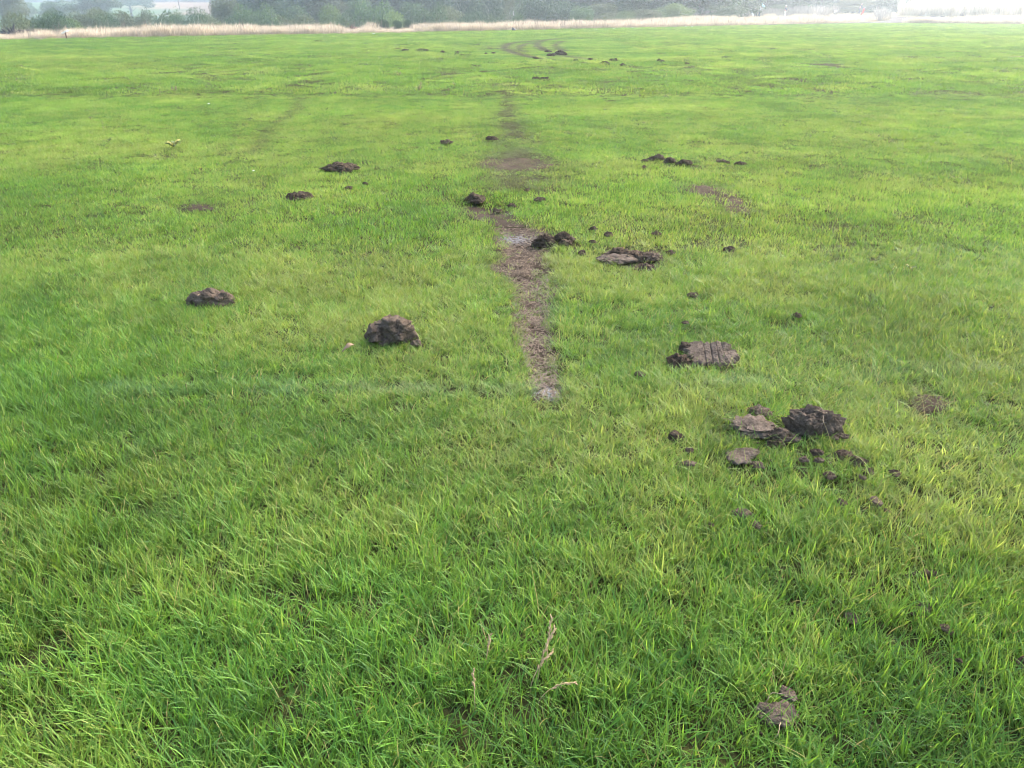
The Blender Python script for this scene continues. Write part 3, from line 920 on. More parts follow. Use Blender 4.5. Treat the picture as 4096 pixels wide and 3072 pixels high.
TRK = [(np.array([flat(*p) for p in pl]), w, a) for pl, w, a in TRACKS]


def dist_poly(x, y, P):
    d = np.full(x.shape, 1e9)
    for i in range(len(P) - 1):
        a, b = P[i], P[i + 1]
        ab = b - a
        t = np.clip(((x - a[0]) * ab[0] + (y - a[1]) * ab[1]) / (ab @ ab), 0, 1)
        d = np.minimum(d, np.hypot(x - a[0] - t * ab[0], y - a[1] - t * ab[1]))
    return d


def gauss(px, py, cx, cy, sx, sy):
    return np.exp(-((px - cx) / sx) ** 2 - ((py - cy) / sy) ** 2)


paint_pts = np.array([flat(300, 1570), flat(900, 1558), flat(2190, 1560), flat(2900, 1535), flat(3500, 1502), flat(4200, 1470)])


def scatter(x0, x1, y0, y1, dens, pad):
    n = int((x1 - x0) * (y1 - y0) * dens)
    x = x0 + (x1 - x0) * nr.rand(n); y = y0 + (y1 - y0) * nr.rand(n)
    hw = .74 * (y * CT + CAM_H * ST) + pad
    k = np.abs(x) < hw
    return x[k], y[k]


def in_foot(x, y, s):
    hit = np.zeros(x.shape, bool)
    for (fx, fy, hw, hl) in FOOT:
        if hw < .012: continue
        hit |= ((x - fx) / (hw * s)) ** 2 + ((y - fy) / (hl * s)) ** 2 < 1
    return hit


def in_trackbox(x, y):
    return (y > 27) & (y < 47) & (x > -1.5) & (x < 5.5)


allp = []
for lod in range(3):
    if lod == 0:
        x, y = scatter(-6.5, 6.5, .35, 5.6, 1600, 1.0)
    elif lod == 1:
        x, y = scatter(-16, 16, 5.3, 16.5, 230, 1.5)
        x2 = -1.5 + 7 * nr.rand(26000); y2 = 27 + 20 * nr.rand(26000)
        x, y = np.concatenate([x, x2]), np.concatenate([y, y2])
    else:
        x, y = scatter(-75, 80, 16, 104, 7.5, 3)
        k = ~in_trackbox(x, y)
        x, y = x[k], y[k]
    # soft hand-over between the densities
    if lod == 0:
        k = nr.rand(len(x)) < 1 - sstep(4.6, 5.6, y)
    elif lod == 1:
        k = (nr.rand(len(x)) < sstep(4.5, 5.6, y)) & ((nr.rand(len(x)) < 1 - sstep(14.5, 16.5, y)) | (y > 27))
    else:
        k = nr.rand(len(x)) < sstep(14, 16.5, y)
    k &= y < edge_y(x) + .15
    x, y = x[k], y[k]
    px, py = to_px(x, y)
    dens = np.ones(len(x)); fringe = np.zeros(len(x))
    for key in PATCH:
        rows = PATCH[key]
        ry = np.array([r[0] for r in rows], float)
        xl, xr = np.interp(py, ry, [r[1] for r in rows]), np.interp(py, ry, [r[2] for r in rows])
        soft = np.clip(.20 * (xr - xl), 8, 34)
        asp = .45
        sd = np.minimum(np.minimum(px - xl, xr - px), np.minimum(py - ry[0], ry[-1] - py) / asp)
        sd = sd + soft * 2.6 * (fbm(x * 8, y * 8, 6) - .5) + soft * 1.0 * (nr.rand(len(x)) - .5)
        inner = sstep(-1.0, 1.0, sd / soft)
        keep = SOFT[key] * (.2 + 1.6 * sstep(.35, .65, fbm(x * 6, y * 6, 17)))
        if key == 'strip':
            keep = .015 + .60 * sstep(.53, .68, fbm(x * 7, y * 5, 19)) * (.30 + .70 * sstep(1100, 1350, py))
        dens *= 1 - inner * (1 - keep)
        fringe = np.maximum(fringe, sstep(-3.0, .5, sd / soft))
    # faint track running away above the hollow, thin grass
    tr = np.maximum(gauss(px, 0 * py, np.interp(py, [380, 470, 560, 640, 760], [2035, 2030, 2060, 2085, 2100]), 0, np.interp(py, [380, 470, 560, 640, 760], [22, 55, 75, 120, 150]), 1) * (py > 370) * (py < 770) * .95, 0)
    dens *= 1 - .65 * tr * sstep(.25, .75, fbm(x * 2.6, y * 2.6, 21))
    # thin worn spots
    for (a, b, c, d, s_) in ((830, 682, 45, 14, .5), (1060, 745, 60, 16, .45), (470, 775, 50, 9, .5), (3720, 1620, 80, 30, .5), (2880, 1750, 70, 90, .25), (3860, 2010, 90, 45, .45), (2740, 2330, 70, 45, .4), (870, 2360, 90, 55, .3), (2560, 2980, 140, 70, .4), (330, 2920, 120, 70, .3)):
        dens *= 1 - s_ * gauss(px, py, a, b, c, d)
    dens *= 1 - (.38 if lod == 0 else .3) * sstep(.56, .74, fbm(x * 5, y * 5, 31))
    trk_mud = np.zeros(len(x))
    for P, w, a in TRK:
        if lod == 2 : break
        d = dist_poly(x, y, P)
        g = np.exp(-(d / (w * 1.7)) ** 2) * (.35 + .65 * a) * (.7 + .6 * vn(x * 2, y * 2, 13))
        trk_mud = np.maximum(trk_mud, np.minimum(g, 1))
    dens *= 1 - .75 * trk_mud
    k = (nr.rand(len(x)) < dens) & ~in_foot(x, y, .90 if lod == 0 else .80)
    x, y, px, py, tr, trk_mud, fringe = x[k], y[k], px[k], py[k], tr[k], trk_mud[k], fringe[k]
    n = len(x)
    f1, f2, f3 = fbm(x * .9, y * .9, 41), fbm(x * 3.4, y * 3.4, 43), fbm(x * .16, y * .22, 47)
    yel = .40 + .75 * (f1 - .5) + .60 * (f2 - .5) + .55 * (f3 - .5) + .17 * nr.randn(n)
    yel += .30 * gauss(px, py, 500, 640, 700, 110) + .25 * gauss(px, py, 500, 300, 500, 60) - .30 * gauss(px, py, 150, 1500, 330, 420) - .18 * gauss(px, py, 800, 1560, 450, 260)
    yel += .32 * gauss(px, py, 2700, 1190, 200, 55) + .25 * gauss(px, py, 2600, 1750, 300, 200) + .14 * gauss(px, py, 3800, 2000, 400, 300) + .16 * gauss(px, py, 1000, 1250, 900, 180)
    yel -= .22 * sstep(2100, 2900, py) * (vn(x * 2.2, y * 2.2, 5) > .35) + .45 * gauss(px, py, 2985, 332, 70, 9)
    yel += .6 * gauss(px, py, 3130, 315, 90, 4)
    bri = .5 * (1.0 + .40 * (fbm(x * 2.0, y * 2.0, 51) - .5) + .34 * (fbm(x * .35, y * .9, 53) - .5) + .17 * nr.randn(n))
    band = sstep(-.25, .25, np.sin((y - .57 * x) * .87 * 6.283 / 5.2 + .6 * vn(x * .2, y * .2, 77))) - .5
    bri += .03 * band * sstep(6, 12, y); yel += .09 * band * sstep(6, 12, y)
    bri *= 1 - .30 * gauss(px, py, 2870, 1760, 70, 90)
    mud = np.clip(.85 * tr * sstep(.25, .65, fbm(x * 3, y * 3, 61)) + 1.0 * trk_mud, 0, .95)
    mud = np.maximum(mud, .55 * fringe * nr.rand(n))
    mud = np.maximum(mud, .5 * nr.rand(n) * gauss(px, py, 2880, 1750, 75, 95))
    pd = dist_poly(x, y, paint_pts)
    paint = np.exp(-(pd / .07) ** 2) * sstep(.40, .70, fbm(x * 3.5, y * 7, 71)) * .14 * (px > 350)
    paint = np.maximum(paint, gauss(px, py, 2185, 1560, 50, 26) * .9)
    paint = np.clip(paint * (.4 + .8 * nr.rand(n)), 0, .9)
    if lod > 0:
        paint *= 0
    hgt = (.80 + .45 * fbm(x * 1.3, y * 1.3, 81) + .25 * nr.rand(n))
    if lod == 0:
        hgt *= .58 + .24 * sstep(1550, 2500, py) + .20 * gauss(px, py, 150, 1900, 500, 700)
        longp = .10 + .22 * sstep(1700, 2500, py) + .25 * gauss(px, py, 150, 1900, 400, 700) + .2 * sstep(.55, .75, fbm(x * 1.7, y * 1.7, 83))
        ix = np.where(nr.rand(n) < longp, nr.randint(8, 12, n), nr.randint(0, 8, n))
        u_ = nr.rand(n)
        ix = np.where(u_ < .035, nr.randint(12, 14, n), np.where(u_ > .995, nr.randint(14, 16, n), ix))
    elif lod == 1:
        hgt *= .80 - .12 * sstep(7, 9, y)
        ix = nr.randint(NN, NN + NM, n)
        ix = np.where((nr.rand(n) > .992) & (y < 20), nr.randint(14, 16, n), ix)
    else:
        ix = nr.randint(NN + NM, NN + NM + NF, n)
    hgt *= 1 - .6 * np.clip(.7 * tr + trk_mud + .45 * fringe, 0, 1)
    scl = np.stack([.9 + .25 * nr.rand(n)] * 2 + [hgt], -1)
    rot = np.stack([nr.randn(n) * .10, nr.randn(n) * .10, nr.rand(n) * 6.283], -1)
    tint = np.clip(np.stack([yel, bri, mud, paint], -1), 0, 1)
    pts = np.stack([x, y, ground_z(x, y)], -1)
    allp.append((pts, rot, scl, ix, tint))
cat_ = [np.concatenate([a[i] for a in allp]) for i in range(5)]
g_obj = gn_scatter('lawn_grass', *cat_, gcol)
tag(g_obj, 'short green mown grass covering the whole playing field', 'grass', kind='stuff')
print('grass instances', len(cat_[0]))

# ------------------------------------------------------------------ tall dry grass, reeds and dead weeds at the field edge
dcol = bpy.data.collections.new('dry_protos')


def stalks(n, radius, lo, hi, w, seed, head=True, spread=22):
    r = np.random.RandomState(seed)
    V, Fc, C = [], [], []
    for k in range(n):
        a, d = r.rand() * 6.28, radius * math.sqrt(r.rand())
        x, y, z = d * math.cos(a), d * math.sin(a), -.03
        az = r.rand() * 6.28; ln = lo + (hi - lo) * r.rand() ** 1.2
        th = R(spread * r.rand()); cv = R(35 * r.rand()); rnd = r.rand()
        tw = r.rand() * 6.28; sx_, sy_ = math.cos(tw), math.sin(tw)
        b0 = len(V); seg = 4
        for j in range(seg + 1):
            t = j / seg
            ww = w * (.5 if t < .7 else (1.1 if head and k % 3 == 0 else .3)) * (1 if j < seg else .2)
            V.append((x - sx_ * ww, y - sy_ * ww, z)); V.append((x + sx_ * ww, y + sy_ * ww, z))
            C += [(min(1, max(0, rnd * .8 + .2 * t)), t, 0, 1)] * 2
            an = th + cv * t
            x += math.cos(az) * math.sin(an) * ln / seg; y += math.sin(az) * math.sin(an) * ln / seg; z += math.cos(an) * ln / seg
        for j in range(seg):
            q = b0 + 2 * j
            Fc.append((q, q + 1, q + 3, q + 2))
    return V, Fc, C


for k in range(5):
    proto(dcol, 'd%02d' % k, *stalks(70, .30, .25, .80, .011, 400 + k), M_DRYGRASS)
for k in range(3):
    proto(dcol, 'd%02d' % (5 + k), *stalks(9, .16, .45, .85, .013, 420 + k, True, 12), M_DEADWEED)
for k in range(3):
    proto(dcol, 'd%02d' % (8 + k), *stalks(60, .45, 1.2, 2.5, .022, 440 + k, True, 9), M_REED)
for k in range(3):
    proto(dcol, 'd%02d' % (11 + k), *stalks(60, .5, .7, 1.8, .018, 460 + k, True, 16), leafy('scrub_weed', (.19, .165, .14), (.40, .36, .31), .2))


def edge_scatter(n, x0, x1, s0, s1, pw=1.0):
    x = x0 + (x1 - x0) * nr.rand(n)
    y = edge_y(x) + s0 + (s1 - s0) * nr.rand(n) ** pw
    hw = .74 * (y * CT + CAM_H * ST) + 8
    k = np.abs(x) < hw
    return x[k], y[k]


def path_clear(x, y, m=.3):
    P = PATH_PTS[:, :2]
    d = dist_poly(x, y, P)
    w = np.interp(x, PATH_PTS[:-1, 0], PATH_PTS[:-1, 2])
    return d > w + m


ls = []
x, y = edge_scatter(15500, -48, 78, .1, 7.5, 1.3)
k = path_clear(x, y) | (x < 21)
x, y = x[k], y[k]; ls.append((x, y, nr.randint(0, 5, len(x)), .28 + .85 * fbm(x * .5, y * .5, 91) ** 1.3 + .38 * nr.rand(len(x)) ** 3))
x, y = edge_scatter(5200, -48, 78, 7, 34)
k = path_clear(x, y)
x, y = x[k], y[k]; ls.append((x, y, nr.randint(0, 5, len(x)), .9 + .4 * nr.rand(len(x))))
x, y = edge_scatter(420, -48, 60, .1, 4, 1.0)
k = path_clear(x, y); x, y = x[k], y[k]
ls.append((x, y, nr.randint(5, 8, len(x)), .80 + .45 * nr.rand(len(x))))
# fringe of short grass straight at the mown edge
x, y = 60 + 30 * nr.rand(1500), 96 + 34 * nr.rand(1500)
k = (y > edge_y(x) + 7.5) & (x + (y - 105) * .3 > 67)
x, y = x[k], y[k]; ls.append((x, y, nr.randint(8, 11, len(x)), .75 + .5 * nr.rand(len(x))))
x, y = 14 + 60 * nr.rand(4200), 98 + 52 * nr.rand(4200)
k = path_clear(x, y, .6) & (y > edge_y(x) + 16) & (x + (y - 105) * .3 < 68)
x, y = x[k], y[k]
spx, spy = to_px(x, y)
k = ~((spx > 2940) & (spx < 3270) & (y < 141)) & ~((spx > 3300) & (spx < 3500) & (y < 143)) & (y > 112)
x, y = x[k], y[k]; ls.append((x, y, nr.randint(11, 14, len(x)), .55 + .5 * fbm(x * .2, y * .2, 93) + .2 * nr.rand(len(x))))
# lower grass in front of the things that stand in it
for (a, b, Y_) in ((-40, 75, 50), (95, 145, 48.5), (208, 266, 50), (1365, 1460, 63), (1500, 1655, 66), (2950, 3060, 131), (3095, 3165, 129), (3325, 3360, 127), (3415, 3470, 137)):
    for i in (0, 1):
        x, y, ii, sc0 = ls[i]
        ax, ay = to_px(x, y)
        hit = (ax > a) & (ax < b) & (y < Y_ + .3)
        ls[i] = (x, y, ii, np.where(hit, sc0 * (.5 + .25 * nr.rand(len(x))), sc0))
for nm, sel, lab, c in (('tall_dry_grass', (0, 1), 'pale tall dry grass along the far field edge', 'dry grass'),
                        ('dead_weed_stalks', (2,), 'dark dead weed stalks standing in the dry grass', 'dead weeds'),
                        ('reeds', (3,), 'tall pale reeds on the bank at the far right', 'reeds'),
                        ('scrub_weeds', (4,), 'greyish dead scrub weeds before the right-hand wood', 'scrub')):
    X = np.concatenate([ls[i][0] for i in sel]); Y = np.concatenate([ls[i][1] for i in sel])
    I = np.concatenate([ls[i][2] for i in sel]); SC = np.concatenate([ls[i][3] for i in sel])
    n = len(X)
    o = gn_scatter(nm, np.stack([X, Y, ground_z(X, Y)], -1), np.stack([nr.randn(n) * .08, nr.randn(n) * .08, nr.rand(n) * 6.28], -1),
                   np.stack([.8 + .5 * nr.rand(n)] * 2 + [SC], -1), I, np.ones((n, 4)), dcol)
    tag(o, lab, c, kind='stuff')

# ------------------------------------------------------------------ trees
def crown_mesh(name, lobes, n, size, mat, seed, droop=0.0, fit=None):
    r = np.random.RandomState(seed)
    vol = np.array([l[3] * l[4] * l[5] for l in lobes]) ** .67
    pick = r.choice(len(lobes), n, p=vol / vol.sum())
    V, Fc, C = [], [], []
    for k in range(n):
        l = lobes[pick[k]]
        d = r.randn(3); d /= np.linalg.norm(d)
        rad = .45 + .6 * r.rand() ** .6
        c = np.array([l[0] + d[0] * l[3] * rad, l[1] + d[1] * l[4] * rad, l[2] + d[2] * l[5] * rad])
        c[2] -= droop * rad * r.rand()
        if c[2] < .05: c[2] = .05 + .3 * r.rand()
        nrm = d + r.randn(3) * .8; nrm /= np.linalg.norm(nrm)
        a = np.cross(nrm, r.randn(3)); a /= np.linalg.norm(a); b = np.cross(nrm, a)
        s = size * (.55 + .8 * r.rand()); s2 = s * (.5 + .4 * r.rand())
        b0 = len(V)
        for (p, q) in ((-1, 0), (-.2, -.8), (1, 0), (.1, .8)):
            V.append(c + a * p * s * .5 + b * q * s2 * .5)
        Fc.append((b0, b0 + 1, b0 + 2, b0 + 3))
        C += [(min(1, max(0, .5 + .25 * r.randn())), 0, 0, 1)] * 4
    if fit:
        A = np.array(V)
        A[:, 2] *= fit[1] / np.percentile(A[:, 2], 98.5)
        A[:, :2] *= fit[0] / 2 / np.percentile(np.hypot(A[:, 0], A[:, 1]), 96)
        V = A.tolist()
    me = mesh(name, V, Fc, False)
    ca = me.attributes.new('col', 'FLOAT_COLOR', 'POINT')
    ca.data.foreach_set('color', np.array(C, 'f').ravel())
    me.materials.append(mat)
    return me


def trunk_mesh(name, H, r0, limbs, seed, mat, lean=.05):
    r = random.Random(seed)
    V, Fc = [], []
    top = Vector((r.uniform(-lean, lean) * H, r.uniform(-lean, lean) * H, H))
    pts = [Vector((top.x * t * t + .03 * H * math.sin(t * 5 + seed) * t, top.y * t * t, H * t - (.15 if t == 0 else 0))) for t in [i / 7 for i in range(8)]]
    tube(V, Fc, pts, [r0 * (1.35 if i == 0 else 1 - .85 * i / 7) for i in range(8)], 7)
    for k in range(limbs):
        t = r.uniform(.3, .9); i = int(t * 7); p = pts[i].lerp(pts[min(7, i + 1)], t * 7 - i)
        a = r.uniform(0, 6.28); ln = H * r.uniform(.18, .38) * (1.25 - t)
        q = [p]
        for s_ in range(3):
            p = p + Vector((math.cos(a) * ln / 3, math.sin(a) * ln / 3, ln / 3 * r.uniform(.4, 1.0)))
            a += r.uniform(-.4, .4)
            q.append(p)
        tube(V, Fc, q, [r0 * .42 * (1.1 - t), r0 * .3 * (1.1 - t), r0 * .2 * (1.1 - t), r0 * .08], 5)
    me = mesh(name, V, Fc)
    me.materials.append(mat)
    return me


VAR = {}


def lobes_bush(r, w, h):
    L_ = []
    for k in range(11):
        a = r.uniform(0, 6.28); d = r.uniform(0, .62) * w / 2
        s = r.uniform(.22, .36) * w
        L_.append((d * math.cos(a), d * math.sin(a), h * r.uniform(.22, .74), s, s, h * r.uniform(.17, .27)))
    return L_


def lobes_tall(r, w, h, clear=.25):
    L_ = []
    for k in range(15):
        a = r.uniform(0, 6.28); t = r.uniform(clear, .92)
        d = r.uniform(.1, .6) * w / 2 * math.sin(math.pi * min(1, .22 + t * .78))
        s = r.uniform(.17, .28) * w
        L_.append((d * math.cos(a), d * math.sin(a), h * t, s, s, h * r.uniform(.07, .12)))
    return L_


def lobes_oak(r, w, h):
    L_ = []
    for k in range(22):
        a = r.uniform(0, 6.28); t = r.uniform(.42, .92)
        d = r.uniform(.15, .85) * w / 2 * (1 - max(0, t - .55) * 1.3)
        s = r.uniform(.13, .2) * w
        L_.append((d * math.cos(a), d * math.sin(a), h * t, s, s, h * .09))
    return L_


rv = random.Random(77)
for k in range(4):     # bushes, 4 m high, 4.4 m wide
    VAR['bush%d' % k] = (trunk_mesh('trunk', 3.0, .07, 7, 20 + k, M_BARK, .15), crown_mesh('crown', lobes_bush(rv, 4.4, 4.0), 11000, .145, M_LEAF[(0, 3, 2, 1)[k]], 500 + k, 0, (4.4, 4.0)), 4.4, 4.0)
for k in range(3):     # tall trees, 10 m high, 6.4 m wide
    VAR['tall%d' % k] = (trunk_mesh('trunk', 9.0, .17, 14, 40 + k, M_BARK), crown_mesh('crown', lobes_tall(rv, 6.4, 10, .12), 15000, .22, M_LEAF[(1, 0, 2)[k]], 520 + k, 0, (6.4, 10.0)), 6.4, 10.0)
for k in range(3):     # birches, 9 m high, 4 m wide
    VAR['birch%d' % k] = (trunk_mesh('trunk', 8.6, .075, 16, 60 + k, M_BIRCH, .08), crown_mesh('crown', lobes_tall(rv, 4.0, 9, .18), 6500, .15, M_LEAF[(2, 0, 1)[k]], 540 + k, .8, (4.0, 9.0)), 4.0, 9.0)
VAR['oak0'] = (trunk_mesh('trunk', 7.0, .5, 16, 80, M_BARK, .02), crown_mesh('crown', lobes_oak(rv, 13, 11), 14000, .36, M_LEAF[1], 560, 0, (13.0, 11.0)), 13.0, 11.0)
VAR['oak1'] = (trunk_mesh('trunk', 7.5, .45, 16, 81, M_BARK, .02), crown_mesh('crown', lobes_oak(rv, 12, 12) + lobes_tall(rv, 12, 11, .1), 16000, .34, M_LEAF[1], 561, 0, (12.0, 12.0)), 12.0, 12.0)

KINDN = {'bush': 'leafy bush', 'tall': 'bushy tree', 'birch': 'slim birch', 'oak': 'broad oak'}


def tree(px, Y, top, wpx, var, label, group):
    c = at(px, top, Y)
    z0 = gz(c.x, Y)
    h = max(1.2, c.z - z0)
    dep = Y / 1.118
    w = wpx * dep / F_PX
    tm, cm, vw, vh = VAR[var]
    kind = var[:-1]
    o = empty({'bush': 'leafy_bush', 'tall': 'bushy_tree', 'birch': 'birch_tree', 'oak': 'oak_tree'}[kind], (c.x, Y, z0), rng.uniform(0, 6.28))
    sx_ = max(w / vw, .62 * h / vh)
    o.scale = (sx_, sx_, h / vh)
    link('trunk', tm, None, o); link('crown', cm, None, o)
    tag(o, label, 'bush' if kind == 'bush' else 'tree', group)
    return o


FRONT = 'bushes and trees behind the dry grass'
BACK = 'taller trees in the second row'
T = [
    # px, Y, top px y, width px, variant, label
    (40, 66, 72, 170, 'bush2', 'olive bush behind the dark branch heap at the left edge', FRONT),
    (130, 70, 78, 150, 'bush0', 'green bush right of the dark branch heap', FRONT),
    (205, 62, 66, 120, 'bush3', 'low dark bush left of the white board', FRONT),
    (195, 74, 42, 80, 'birch1', 'weeping small tree straight above the white board', FRONT),
    (265, 66, 92, 130, 'bush1', 'low light green bush right of the white board', FRONT),
    (290, 82, 52, 120, 'birch0', 'leaning birch right of the weeping tree', FRONT),
    (360, 84, 50, 110, 'bush2', 'olive bush below the big hanging tree on the left', FRONT),
    (430, 80, 58, 110, 'birch2', 'forked pale-stemmed birch below the broad oak', FRONT),
    (500, 86, 60, 120, 'bush2', 'brownish bush below the broad oak trunk', FRONT),
    (575, 84, 46, 90, 'birch0', 'white-stemmed birch left of the dry hill field', FRONT),
    (640, 86, 62, 110, 'bush0', 'rounded bush below the dry hill field track', FRONT),
    (705, 84, 52, 90, 'birch1', 'thin birch by the dark pole', FRONT),
    (775, 84, 44, 110, 'birch2', 'birch with a bright white stem below the dry hill field', FRONT),
    (840, 88, 66, 130, 'bush2', 'brown-green bush right of the bright-stemmed birch', FRONT),
    (900, 92, 2, 150, 'tall2', 'bright rounded tree at the right end of the dry hill field', BACK),
    (960, 86, 60, 120, 'bush3', 'dark bush below the bright rounded tree', FRONT),
    (1010, 84, 40, 110, 'bush0', 'leafy bush left of the first grey-green clump', FRONT),
    (1050, 100, -60, 200, 'tall0', 'dark tall tree behind the left centre bushes', BACK),
    (1085, 74, 96, 90, 'bush3', 'low bramble bush sunk in the dry grass', FRONT),
    (1130, 88, 76, 110, 'bush2', 'brown hedge bush behind the low bramble', FRONT),
    (1180, 98, 36, 130, 'tall1', 'grey-green tree left of the yellow-tipped bush', BACK),
    (1215, 88, 72, 100, 'bush2', 'low brownish bush left of the yellow-tipped one', FRONT),
    (1315, 86, 38, 160, 'bush1', 'yellow-tipped light bush above the rust-brown heap', FRONT),
    (1270, 108, -70, 210, 'tall2', 'tall tree behind the yellow-tipped bush', BACK),
    (1400, 86, 72, 110, 'bush0', 'green bush straight above the rust-brown heap', FRONT),
    (1440, 100, 10, 150, 'tall1', 'rounded tree behind the rust-brown heap', BACK),
    (1500, 88, 26, 150, 'bush0', 'broad green bush right of the rust-brown heap', FRONT),
    (1570, 84, 62, 110, 'bush1', 'low light bush above the bramble clumps', FRONT),
    (1640, 96, 24, 130, 'tall1', 'loose tree below the white houses', BACK),
    (1705, 88, 36, 120, 'bush0', 'upright green bush right of the bramble clumps', FRONT),
    (1790, 90, 40, 110, 'bush2', 'brownish twiggy bush left of the birch wood', FRONT),
    (1750, 112, -20, 150, 'tall0', 'dark tree right below the white houses', BACK),
    (1850, 100, -80, 120, 'birch2', 'first slim birch of the birch wood', BACK),
    (1905, 106, -80, 120, 'birch1', 'second slim birch of the birch wood', BACK),
    (1960, 98, -80, 120, 'birch2', 'third slim birch of the birch wood', BACK),
    (2005, 104, -80, 110, 'birch0', 'fourth slim birch of the birch wood', BACK),
    (2050, 110, -80, 120, 'birch1', 'last slim birch of the birch wood', BACK),
    (1880, 88, 64, 110, 'bush3', 'low dark bush at the foot of the birch wood', FRONT),
    (1975, 86, 70, 110, 'bush0', 'low bush left above the black bag', FRONT),
    (2070, 82, 64, 80, 'bush0', 'small bush right above the black bag', FRONT),
    (2150, 96, 10, 160, 'bush3', 'dark rounded bush right of the black bag', FRONT),
    (2260, 98, 18, 190, 'bush3', 'largest dark bush right of centre', FRONT),
    (2340, 94, 34, 120, 'bush0', 'green bush at the right side of the largest dark bush', FRONT),
    (2200, 118, -90, 200, 'tall0', 'tall tree behind the largest dark bush', BACK),
    (2420, 104, 20, 150, 'tall2', 'grey-green tree right of the largest dark bush', BACK),
    (2410, 96, 62, 90, 'bush2', 'low pale bush right of the largest dark bush', FRONT),
    (2400, 122, -90, 190, 'tall2', 'tall hazy tree behind the grey-green one', BACK),
    (2500, 98, 48, 120, 'bush1', 'light green low bush in the right middle', FRONT),
    (2560, 112, -60, 180, 'tall1', 'tall hazy tree in the right middle', BACK),
    (2600, 100, 40, 130, 'bush2', 'olive bush left of the yellowish one', FRONT),
    (2700, 104, 18, 150, 'bush1', 'yellowish rounded bush in the right middle', FRONT),
    (2810, 116, -60, 190, 'tall0', 'dark tree right of the yellowish bush', BACK),
    (2900, 110, 24, 150, 'bush0', 'bush left of the lone white birch stem', FRONT),
    (2993, 122, -110, 90, 'birch1', 'lone birch with a white stem left of the umbrella', BACK),
    (2960, 140, -80, 180, 'tall0', 'dark tree behind the lone birch', BACK),
    (3080, 150, -80, 190, 'tall0', 'dark tree behind the walkers', BACK),
    (3120, 146, 20, 90, 'bush0', 'pale bush behind the navy-shirted person', FRONT),
    (3180, 150, -40, 160, 'tall1', 'green tree right of the navy-shirted person', BACK),
    (3300, 160, -60, 210, 'tall0', 'dark hazy tree above the white sign', BACK),
    (3420, 158, 0, 180, 'tall2', 'twiggy tree above the red golf bag', BACK),
    (3530, 165, -60, 210, 'tall0', 'dark hazy tree right of the red golf bag', BACK),
    (3660, 168, -60, 210, 'tall1', 'hazy tree at the end of the dirt path', BACK),
    (3800, 165, -60, 220, 'tall0', 'hazy tree behind the left end of the reeds', BACK),
    (3940, 160, -60, 220, 'tall1', 'hazy tree behind the middle of the reeds', BACK),
    (4080, 160, -60, 220, 'tall0', 'hazy tree behind the reeds at the right edge', BACK),
    (505, 275, -45, 175, 'oak0', 'broad oak with a clear dark trunk on the meadow', BACK),
    (365, 175, -20, 190, 'oak1', 'big hanging dark tree left of the broad oak', BACK),
    (215, 190, 10, 150, 'oak1', 'dark rounded tree left of the big hanging tree', BACK),
    (35, 120, -40, 130, 'tall2', 'tall grey tree at the left picture edge', BACK),
    (110, 230, 14, 60, 'tall1', 'small dark tree on the light green meadow', BACK),
]
for (px, Y, top, w, var, lab, grp) in T:
    tree(px, Y, top, w, var, lab, grp)

# far wood on the hillside: reads as one mass
wcol = bpy.data.collections.new('wood_protos')
for k, kx in enumerate(('tall0', 'tall1', 'oak1')):
    ob = bpy.data.objects.new('w%02d' % k, VAR[kx][1]); wcol.objects.link(ob)
wx, wy = [], []
for k in range(4200):
    x_, y_ = nr.uniform(-330, 330), 118 + 380 * nr.rand() ** 1.3
    p_, q_ = to_px(np.array([x_]), np.array([y_]), np.array([0.0]))
    p_ = p_[0]
    if abs(x_) > .76 * y_ + 20: continue
    if p_ < 960 and y_ < 452 + 14 * math.sin(p_ * .02): continue
    if p_ < 330 and y_ < 470: continue
    if 1500 < p_ < 1780 and 200 < y_ < 312: continue
    if p_ > 2850 and y_ < 172: continue
    wx.append(x_); wy.append(y_)
wx, wy = np.array(wx), np.array(wy); n = len(wx)
sc_ = .75 + .5 * nr.rand(n)
o = gn_scatter('distant_wood', np.stack([wx, wy, ground_z(wx, wy) - .3], -1), np.stack([0 * wx, 0 * wx, nr.rand(n) * 6.28], -1), np.stack([sc_ * 1.2, sc_ * 1.2, sc_], -1), nr.randint(0, 3, n), np.ones((n, 4)), wcol)
tag(o, 'dark hazy wood covering the far hillside', 'wood', kind='stuff')

# ------------------------------------------------------------------ far houses, pole
M_WALLW = simple('white_render', (.78, .78, .76), .8, .08, 1)
M_ROOF = simple('slate_roof', (.13, .13, .14), .8, .2, 2)
M_PANE = simple('dark_pane', (.04, .05, .06), .2, .1, 1, .5)


def house(px, Y, z0, wd, label):
    c = at(px, 0, Y)
    root = empty('white_house', (c.x, Y, z0 - .3), R(-12))
    v, f = [], []; box(v, f, (0, 0, 2.6), (wd, 7, 5.2)); link('wall', mesh('wall', v, f, False), M_WALLW, root)
    v = [(-wd / 2 - .4, -3.9, 5.25), (wd / 2 + .4, -3.9, 5.25), (wd / 2 + .4, 3.9, 5.25), (-wd / 2 - .4, 3.9, 5.25), (-wd / 2 - .4, 0, 7.8), (wd / 2 + .4, 0, 7.8)]
    f = [(0, 1, 5, 4), (2, 3, 4, 5), (0, 4, 3), (1, 2, 5), (0, 3, 2, 1)]
    rf = link('roof', mesh('roof', v, f, False), M_ROOF, root)
    v, f = [], []; box(v, f, (wd * .3, 0, 8.1), (.7, .7, 1.2)); link('chimney', mesh('chimney', v, f, False), M_ROOF, rf)
    for i in range(3):
        for zz in (1.4, 3.9):
            v, f = [], []; box(v, f, ((i - 1) * wd * .3, -3.55, zz), (1.1, .12, 1.2)); link('window', mesh('window', v, f, False), M_PANE, root)
    tag(root, label, 'house', 'white houses above the trees')


